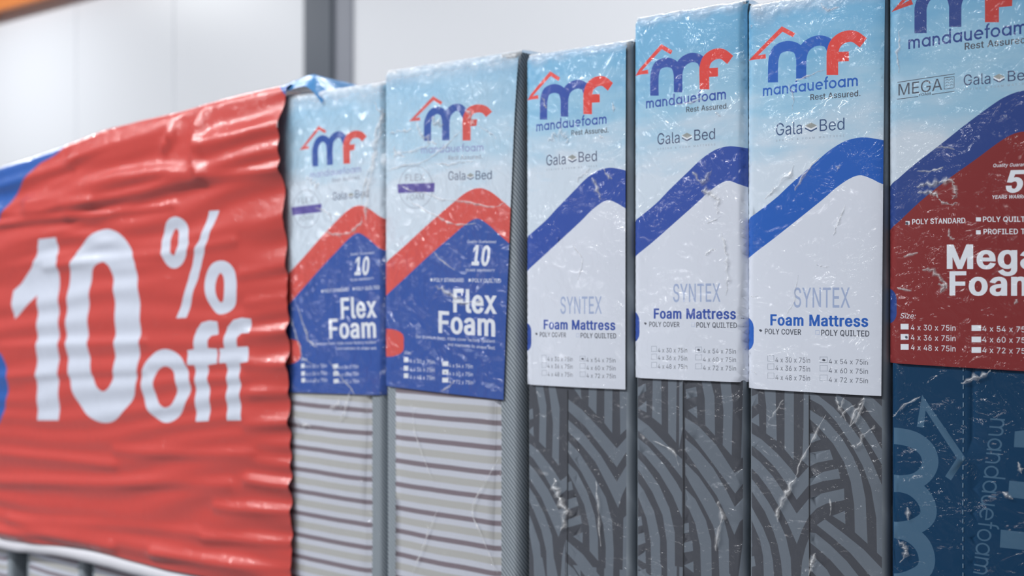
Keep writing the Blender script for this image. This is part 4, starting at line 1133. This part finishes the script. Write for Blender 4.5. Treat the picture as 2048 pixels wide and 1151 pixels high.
cr6 += [(mapped(m7, q), w) for q, w in (([(70, 300), (150, 230), (220, 190)], 4), ([(440, 120), (520, 90), (600, 60)], 8), ([(100, 960), (140, 1000), (120, 1080)], 8), ([(150, 780), (155, 850)], 6), ([(740, 540), (765, 600)], 8), ([(660, 700), (720, 735)], 6))]

GROUP = 'foam mattresses standing in a row'
# behind the banner
ZT = lambda px, py: unproject(px, py, -.03)[1] - .035
hidden = (('grey striped mattress showing its foot below the banner, furthest left of the row', -120, 24, (-135, 400)),
          ('grey striped mattress under the banner, its foot between the two dark gaps at lower left', 52, 168, (110, 300)),
          ('grey striped mattress under the banner, just right of the second dark gap at lower left', 182, 372, (280, 252)),
          ('grey striped mattress wholly covered by the red banner beside the first red banded mattress', 378, 549, (470, 196)))
for i, (lab, a, b, top) in enumerate(hidden):
    mattress(lab, ux(a, 1120), ux(b, 1120), ZT(*top) - .03, 'ticking', 11 + i, group=GROUP, border=(.018, .022))
X1a, X1b = ux(553), ux(768)
H1 = unproject(680, 178)[1]
mattress('red banded mattress in crumpled clear film, right beside the red sale banner', X1a, X1b, H1, 'ticking', 21, FL.moved(affine(F2, F1)), ink12,
         label_outline((554, 782), (767.5, 789.3), X1a, X1b, H1), cr1, GROUP, border=(.006, .030), cap_drop=.07)
X2a, X2b = ux(771), ux(1040)
H2 = unproject(915, 122)[1]
mattress('red banded mattress with grey ribbed edge, second from the red sale banner', X2a, X2b, H2, 'ticking', 22, FL, ink12,
         label_outline((773.5, 771), (1010, 798.5), X2a + .004, ux(1036, 130), H2), cr2, GROUP, border=(.028, .040), cap_drop=.07)
X3a, X3b = ux(1053.5), ux(1265)
H3 = unproject(1155, 98)[1]
mattress('blue banded mattress with grey fan pattern, the narrowest, right beside the red banded ones', X3a, X3b, H3, 'fan', 32, SY.moved(affine(S5, S3)), ink34,
         label_outline((1054, 768), (1253.3, 778), X3a + .001, ux(1254), H3), cr3, GROUP, border=(.004, ux(1265) - ux(1253)), seam=(ux(1138), unproject(1138, 775)[1] - .003, .02), cap_drop=.03, piping=True)
X4a, X4b = ux(1270), ux(1489.5)
H4 = unproject(1383, 20)[1]
mattress('blue banded mattress with grey fan pattern, between the narrowest and the bright blue banded', X4a, X4b, H4, 'fan', 43, SY.moved(affine(S5, S4)), ink34,
         label_outline((1270.5, 754.5), (1489.5, 763.7), X4a + .001, X4b - .001, H4), cr4, GROUP, seam=(ux(1369), unproject(1369, 760)[1] - .003, .02), cap_drop=.03)
X5a, X5b = ux(1497), ux(1775)
H5 = unproject(1630, -8)[1]
mattress('bright blue banded mattress with grey fan pattern, beside the crimson labelled one', X5a, X5b, H5, 'fan', 54, SY, ink5,
         label_outline((1497.3, 775.7), (1763.3, 791), X5a + .0005, ux(1768, 100), H5), cr5, GROUP, border=(.004, ux(1775) - ux(1764)), seam=(ux(1621), unproject(1621, 785)[1] - .003, .02))
X6a = ux(1781)
X6b = X6a + .222
mattress('crimson labelled mattress in navy logo cloth at the right end of the row', X6a, X6b, H5 + .06, 'navy', 65, ME, ink6,
         label_outline((1781.5, 725), (2100, 744), X6a + .001, X6b - .004, H5 + .06), cr6, GROUP, seam=(ux(1928), unproject(1928, 735)[1], .006))


# ------------------------------------------------------------------ sale banner
def b1(x, y): return (x / 4.428, 380 + y / 4.428)
def b2(x, y): return (280 + x / 4.428, 400 + y / 4.428)
def b3(x, y): return (x / 4.428, 640 + y / 4.428)
def b4(x, y): return (280 + x / 4.428, 620 + y / 4.428)


BY = -.029
B = Print(BY)
one = mapped(b1, [(365, 435), (512, 418), (518, 700), (520, 1140)]) + mapped(b3, [(522, 200), (518, 500), (526, 885), (335, 885), (325, 500), (330, 0)]) + mapped(b1, [(330, 930), (125, 1140), (105, 1000), (115, 890), (180, 830), (290, 680), (330, 590)])
zero_o = mapped(b1, [(930, 345), (820, 385), (720, 490), (660, 590), (620, 720), (600, 900), (590, 1050)]) + mapped(b3, [(583, 50), (590, 200), (605, 400), (620, 530), (665, 680), (740, 800), (830, 875), (920, 908), (1010, 890), (1090, 815), (1190, 660), (1215, 480), (1235, 300), (1246, 130), (1240, 0)]) + mapped(b1, [(1240, 1080), (1225, 860), (1195, 640), (1150, 510), (1080, 410), (1010, 360)])
zero_i = mapped(b1, [(915, 635), (850, 665), (815, 720), (800, 830), (787, 1000)]) + mapped(b3, [(778, 30), (785, 250), (805, 400), (825, 510), (865, 590), (915, 630), (965, 600), (995, 530), (1012, 400), (1020, 200), (1020, 0)]) + mapped(b1, [(1015, 1000), (1000, 800), (975, 690), (945, 650)])
pct_a = [mapped(b2, [(320, 145), (250, 180), (205, 270), (188, 360), (200, 480), (240, 570), (300, 605), (370, 570), (420, 480), (440, 380), (425, 270), (390, 180)]), mapped(b2, [(310, 250), (335, 290), (345, 370), (335, 450), (310, 490), (280, 450), (270, 360), (280, 290)])]
pct_s = [mapped(b2, [(610, 95), (697, 90), (640, 270), (600, 400), (560, 520), (515, 690), (480, 790), (450, 920), (415, 1040), (325, 1045), (395, 830), (440, 660), (470, 560), (500, 430), (545, 340), (575, 220)])]
pct_b = [mapped(b2, [(715, 535), (640, 565), (590, 650), (572, 740), (585, 840), (620, 930), (670, 995), (720, 1010), (790, 985), (840, 920), (855, 800), (850, 680), (825, 600), (780, 550)]), mapped(b2, [(710, 645), (728, 660), (742, 700), (748, 800), (740, 880), (720, 905), (700, 890), (675, 830), (668, 760), (680, 690)])]
let_o = [mapped(b4, [(200, 345), (120, 380), (50, 470), (15, 590), (20, 720), (50, 840), (120, 940), (220, 995), (310, 970), (380, 880), (430, 760), (445, 680), (430, 570), (390, 450), (320, 380), (260, 350)]), mapped(b4, [(220, 495), (275, 520), (310, 600), (325, 690), (310, 770), (280, 840), (220, 860), (160, 810), (130, 720), (122, 620), (150, 540)])]
let_f = [mapped(b4, [(690, 100), (620, 90), (550, 110), (500, 170), (480, 230), (475, 345), (415, 355), (425, 485), (485, 485), (490, 680), (490, 860), (500, 985), (615, 980), (620, 750), (600, 600), (605, 485), (690, 470), (676, 340), (600, 335), (605, 260), (630, 225), (690, 215)])]
let_f2 = [mapped(b4, [(975, 75), (900, 65), (830, 85), (770, 150), (745, 230), (745, 335), (696, 340), (708, 470), (765, 465), (770, 600), (765, 800), (775, 975), (895, 975), (880, 800), (885, 650), (875, 560), (880, 470), (960, 455), (945, 320), (855, 325), (860, 240), (890, 205), (970, 200)])]


def rounded(c): return smoothpath(c, 3, True)


B.px('white', [one], [rounded(zero_o), rounded(zero_i)[::-1] if area(zero_o) * area(zero_i) > 0 else rounded(zero_i)])
for sh in (pct_a, pct_b, let_o):
    o, i = rounded(sh[0]), rounded(sh[1])
    B.px('white', [o, i[::-1] if area(o) * area(i) > 0 else i])
B.px('white', pct_s, let_f, let_f2)
left_blue = smoothpath([(150, 250), (118, 303), (78, 329), (57, 355), (35, 385), (17, 416), (0, 441), (-40, 495), (-120, 580)], 5) + [(-400, 580), (-400, 100), (150, 100)]
B.px('blue', [left_blue])
B.px('blue', [smoothpath([(-60, 690), (-25, 694), (0, 705), (8, 719), (14.7, 746), (16, 776), (11, 809), (0, 843), (-25, 860), (-60, 862)], 4)])
B.px('blue', [[(540, 158), (550, 174), (563, 192), (580, 200), (605, 202), (600, 60), (520, 60), (535, 140)]])

TOP = [(-140, 392), (0, 331), (60, 312), (120, 291), (200, 259), (280, 238), (350, 222), (430, 198), (500, 180), (575, 161), (620, 150)]
TOPM = [unproject(x, y, BY) for x, y in TOP]


def banner_top(x):
    return float(np.interp(x, [p[0] for p in TOPM], [p[1] for p in TOPM]))


BOT = [(-140, 1050), (0, 1075), (40, 1082), (110, 1089), (170, 1095), (215, 1107), (260, 1119), (330, 1137), (420, 1153), (500, 1172), (590, 1192)]
BOTM = [unproject(x, y, BY) for x, y in BOT]
BX0, BX1 = BOTM[0][0], unproject(578, 700, BY)[0]
SLOPE = (TOPM[-2][1] - TOPM[1][1]) / (TOPM[-2][0] - TOPM[1][0])
CREST = [(unproject(x, y, BY), w) for (x, y), w in (((200, 640), 1.0),)]


FOLDS = [([unproject(*p, BY) for p in pts], a, w) for pts, a, w in (
    ([(150, 312), (220, 284), (290, 262), (335, 245)], .013, .020), ([(60, 410), (150, 380), (240, 356), (330, 346), (390, 348)], .013, .020),
    ([(352, 240), (346, 270), (334, 298)], .012, .012), ([(404, 222), (398, 265), (398, 315), (408, 350)], .015, .013),
    ([(410, 290), (480, 275), (565, 252)], .010, .020), ([(415, 347), (500, 318), (570, 300)], .010, .016), ([(0, 449), (150, 433), (280, 420), (350, 408)], .008, .007),
    ([(0, 428), (100, 420), (200, 402), (340, 372), (560, 335)], .009, .011), ([(140, 424), (190, 404)], .007, .012), ([(0, 372), (70, 350), (150, 330)], .010, .014),
    ([(230, 900), (380, 908), (500, 905)], .006, .012), ([(490, 958), (530, 966), (590, 974)], .008, .011), ([(430, 1012), (500, 1018), (590, 1024)], .008, .011),
    ([(410, 1074), (500, 1080), (590, 1088)], .009, .011), ([(310, 1104), (440, 1122), (590, 1142)], .010, .012), ([(0, 962), (200, 965), (460, 966)], .006, .013),
    ([(20, 1036), (200, 1048), (400, 1066)], .006, .012), ([(0, 905), (120, 915), (230, 930)], .005, .012), ([(0, 1062), (100, 1070), (230, 1094)], .008, .011),
    ([(90, 534), (200, 518), (320, 508), (470, 482)], .006, .011), ([(480, 548), (530, 540), (590, 528)], .006, .012), ([(495, 606), (540, 598), (590, 590)], .006, .011),
    ([(490, 664), (540, 662), (590, 656)], .006, .011), ([(490, 730), (540, 728), (590, 726)], .008, .011), ([(500, 788), (590, 786)], .006, .011), ([(490, 850), (590, 846)], .006, .012),
    ([(0, 692), (120, 686), (290, 682)], .004, .010), ([(0, 752), (120, 748), (290, 742)], .004, .010))]


def drawn_folds(x, z):
    h = 0.0
    for pts, a, w in FOLDS:
        if not (pts[0][0] - 3 * w < x < pts[-1][0] + 3 * w):
            if abs(pts[0][0] - pts[-1][0]) > .1 or abs(x - pts[0][0]) > .15:
                continue
        best = 9.0
        for (x0, z0), (x1, z1) in zip(pts, pts[1:]):
            dx, dz = x1 - x0, z1 - z0
            t = min(1, max(0, ((x - x0) * dx + (z - z0) * dz) / (dx * dx + dz * dz)))
            best = min(best, (x - x0 - t * dx) ** 2 + (z - z0 - t * dz) ** 2)
        h += a * math.exp(-best / (w * w))
    return h


def banner_relief(x, z):
    """height of the slack vinyl towards the viewer: near-level ripples, longer folds above"""
    top = banner_top(x)
    s = top - z
    d = BX1 - x
    q = z - .075 * (x - BX1) + .012 * noise.noise((x * 2.2, z * 4, 5.1))
    g = noise.noise((x * 1.1, z * 3.0, 1.7))
    ph = q / .056 + 1.6 * g + .5 * noise.noise((x * 2.3, z * 9, 4.4))
    e = max(0.0, 1 - d / .20)
    ph2 = q / .060 + 1.3 * noise.noise((x * 2.0, z * 4.5, 8.2)) + .3
    wv = math.sin(2 * math.pi * ph) * .0029 * (.45 + .7 * abs(noise.noise((x * 1.6, z * 5, 3.3))))
    wr = math.sin(2 * math.pi * ph2) * (.0018 + .0024 * min(1, max(0, s / .8))) * (.55 + 1.1 * abs(noise.noise((x * 3, z * 6, 6.1))))
    k = e * e * (3 - 2 * e)
    h = wv * (1 - k) + wr * k
    # the slack upper third hangs in a few large drawn folds
    u = min(1, max(0, (s - .03) / .06)) * min(1, max(0, (.40 - s) / .16))
    q2 = z - (.20 - .22 * s) * (x - BX1)
    h += u * (.014 * noise.noise((x * 1.9, q2 * 11, 7.7)) + .008 * (1 - abs(noise.noise((x * 1.2 + 4, q2 * 17, 2.2))) * 2.2))
    h += drawn_folds(x, z)
    # lowest ripples bulge
    b = z - float(np.interp(x, [p[0] for p in BOTM], [p[1] for p in BOTM]))
    h += .007 * math.exp(-((b - .03) / .022) ** 2) * (1 + .5 * noise.noise((x * 6, 0, 1)))
    h += .0006 * noise.noise((x * 7, z * 20, 3))
    return h


BR = .016


def hug(x):
    e = max(0.0, 1 - (BX1 - x) / .22)
    return .018 * e * e


def banner_fn(x, z):
    top = banner_top(x)
    q = z - (top - BR)
    if q <= 0:
        f = min(1, -q / .03)
        return (x, min(-.0105, BY + hug(x) - banner_relief(x, z) * (.25 + .75 * f)), z)
    lim = BR * math.pi / 2
    w = .25 * banner_relief(x, z)
    if q < lim:
        return (x, BY + hug(x) + BR * (1 - math.cos(q / BR)) - w * math.cos(q / BR), top - BR + BR * math.sin(q / BR) + w * math.sin(q / BR))
    return (x, BY + hug(x) + BR + (q - lim), top + w + .004 * noise.noise((x * 8, q * 8, 0)))


def vinyl(name, color):
    m = coated(name, color, .7, .35, .22, .17)
    m.node_tree.nodes['Principled BSDF'].inputs['Specular IOR Level'].default_value = .5
    return m


vin = [vinyl('red_vinyl', rgb(190, 70, 64, 1.3)), vinyl('white_vinyl', rgb(204, 210, 224, 1.18)), vinyl('blue_vinyl', rgb(48, 94, 172, 1.15))]
edge = [unproject(x + 1, y, BY + .016) for x, y in ((586, 1192), (585, 1130), (583, 1060), (582, 980), (580, 900), (578, 800), (577, 700), (575, 560), (572, 430), (569, 300), (569, 235), (571, 195), (574, 163))]
edge[0] = (edge[0][0], float(np.interp(edge[0][0], [p[0] for p in BOTM], [p[1] for p in BOTM])))
bo = [p for p in BOTM if p[0] < edge[0][0] - .01] + edge
bo += [(edge[-1][0], edge[-1][1] + .26)] + [(p[0], p[1] + .26) for p in TOPM[::-1] if p[0] < edge[-1][0] - .02]
NX = 90
gx = [BX0 + (BX1 - BX0) * i / NX for i in range(NX + 1)]
gz = [CAM_Z - .75 + .0078 * i for i in range(190)]
banner = printed('sale_banner', bo, B.layers, ['red', 'white', 'blue'], vin, banner_fn, None, xs=gx, zs=gz, maxseg=.005)
tag(banner, 'red vinyl sale banner reading 10% off, draped over the left end of the mattress row', 'banner')
# white hem along the foot
V, Fc = [], []
HEM = [(-140, 1052, 26), (0, 1086, 27), (60, 1094, 28), (110, 1100, 27), (170, 1112, 30), (215, 1122, 32), (260, 1134, 33), (330, 1152, 32), (420, 1170, 28), (500, 1188, 22), (582, 1206, 16)]
hp = smoothpath([(*unproject(x, y, BY), w * abs(unproject(x, y + 1, BY)[1] - unproject(x, y, BY)[1])) for x, y, w in HEM], 5)
NS = 14
for x, z, w in hp:
    for k in range(NS):
        t = 2 * math.pi * k / NS
        V.append((x, BY + .012 + .011 * math.cos(t), z + w / 2 * math.sin(t) + .002 * noise.noise((x * 14, 0, k * .2))))
for i in range(len(hp) - 1):
    for k in range(NS):
        a, b = i * NS + k, i * NS + (k + 1) % NS
        Fc.append((a, b, b + NS, a + NS))
hem = link_mesh('hem', V, Fc, plain('white_hem', (.86, .86, .92, 1), .45, coat=.3), banner, smooth=True)
tag(hem, 'white rolled hem')
# loose blue corner crumpled over the neighbouring top
fp = [(571, 172), (580, 166), (592, 161), (612, 154), (634, 150), (647, 158), (657, 170), (668, 182)]
V, Fc = [], []
fm = [unproject(x, y, .03) for x, y in fp]
fm = smoothpath(fm, 5)
x0f, x1f = fm[0][0], fm[-1][0]
for i, (x, z) in enumerate(fm):
    for k in range(10):
        t = k / 9
        zz = z - .030 * (t ** 1.5) + .003 * noise.noise((x * 40, t * 4, 0))
        V.append((x + .01 * t, .004 + .05 * (1 - t) if k < 0 else .03 - .042 * t, zz))
    for k in range(1, 8):
        V.append((x, .03 + .04 * k, z - .002 * k + .004 * noise.noise((x * 30, k, 2))))
M_ = 17
for i in range(len(fm) - 1):
    row = [i * M_ + k for k in range(9, -1, -1)] + [i * M_ + k for k in range(10, 17)]
    for k in range(M_ - 1):
        a, b = row[k], row[k + 1]
        Fc.append((a, a + M_, b + M_, b))
flap = link_mesh('folded_corner', V, Fc, coated('blue_vinyl_back', rgb(74, 136, 192, 1.1), .5, .35, .6), banner, smooth=True)
tag(flap, 'light blue folded corner')
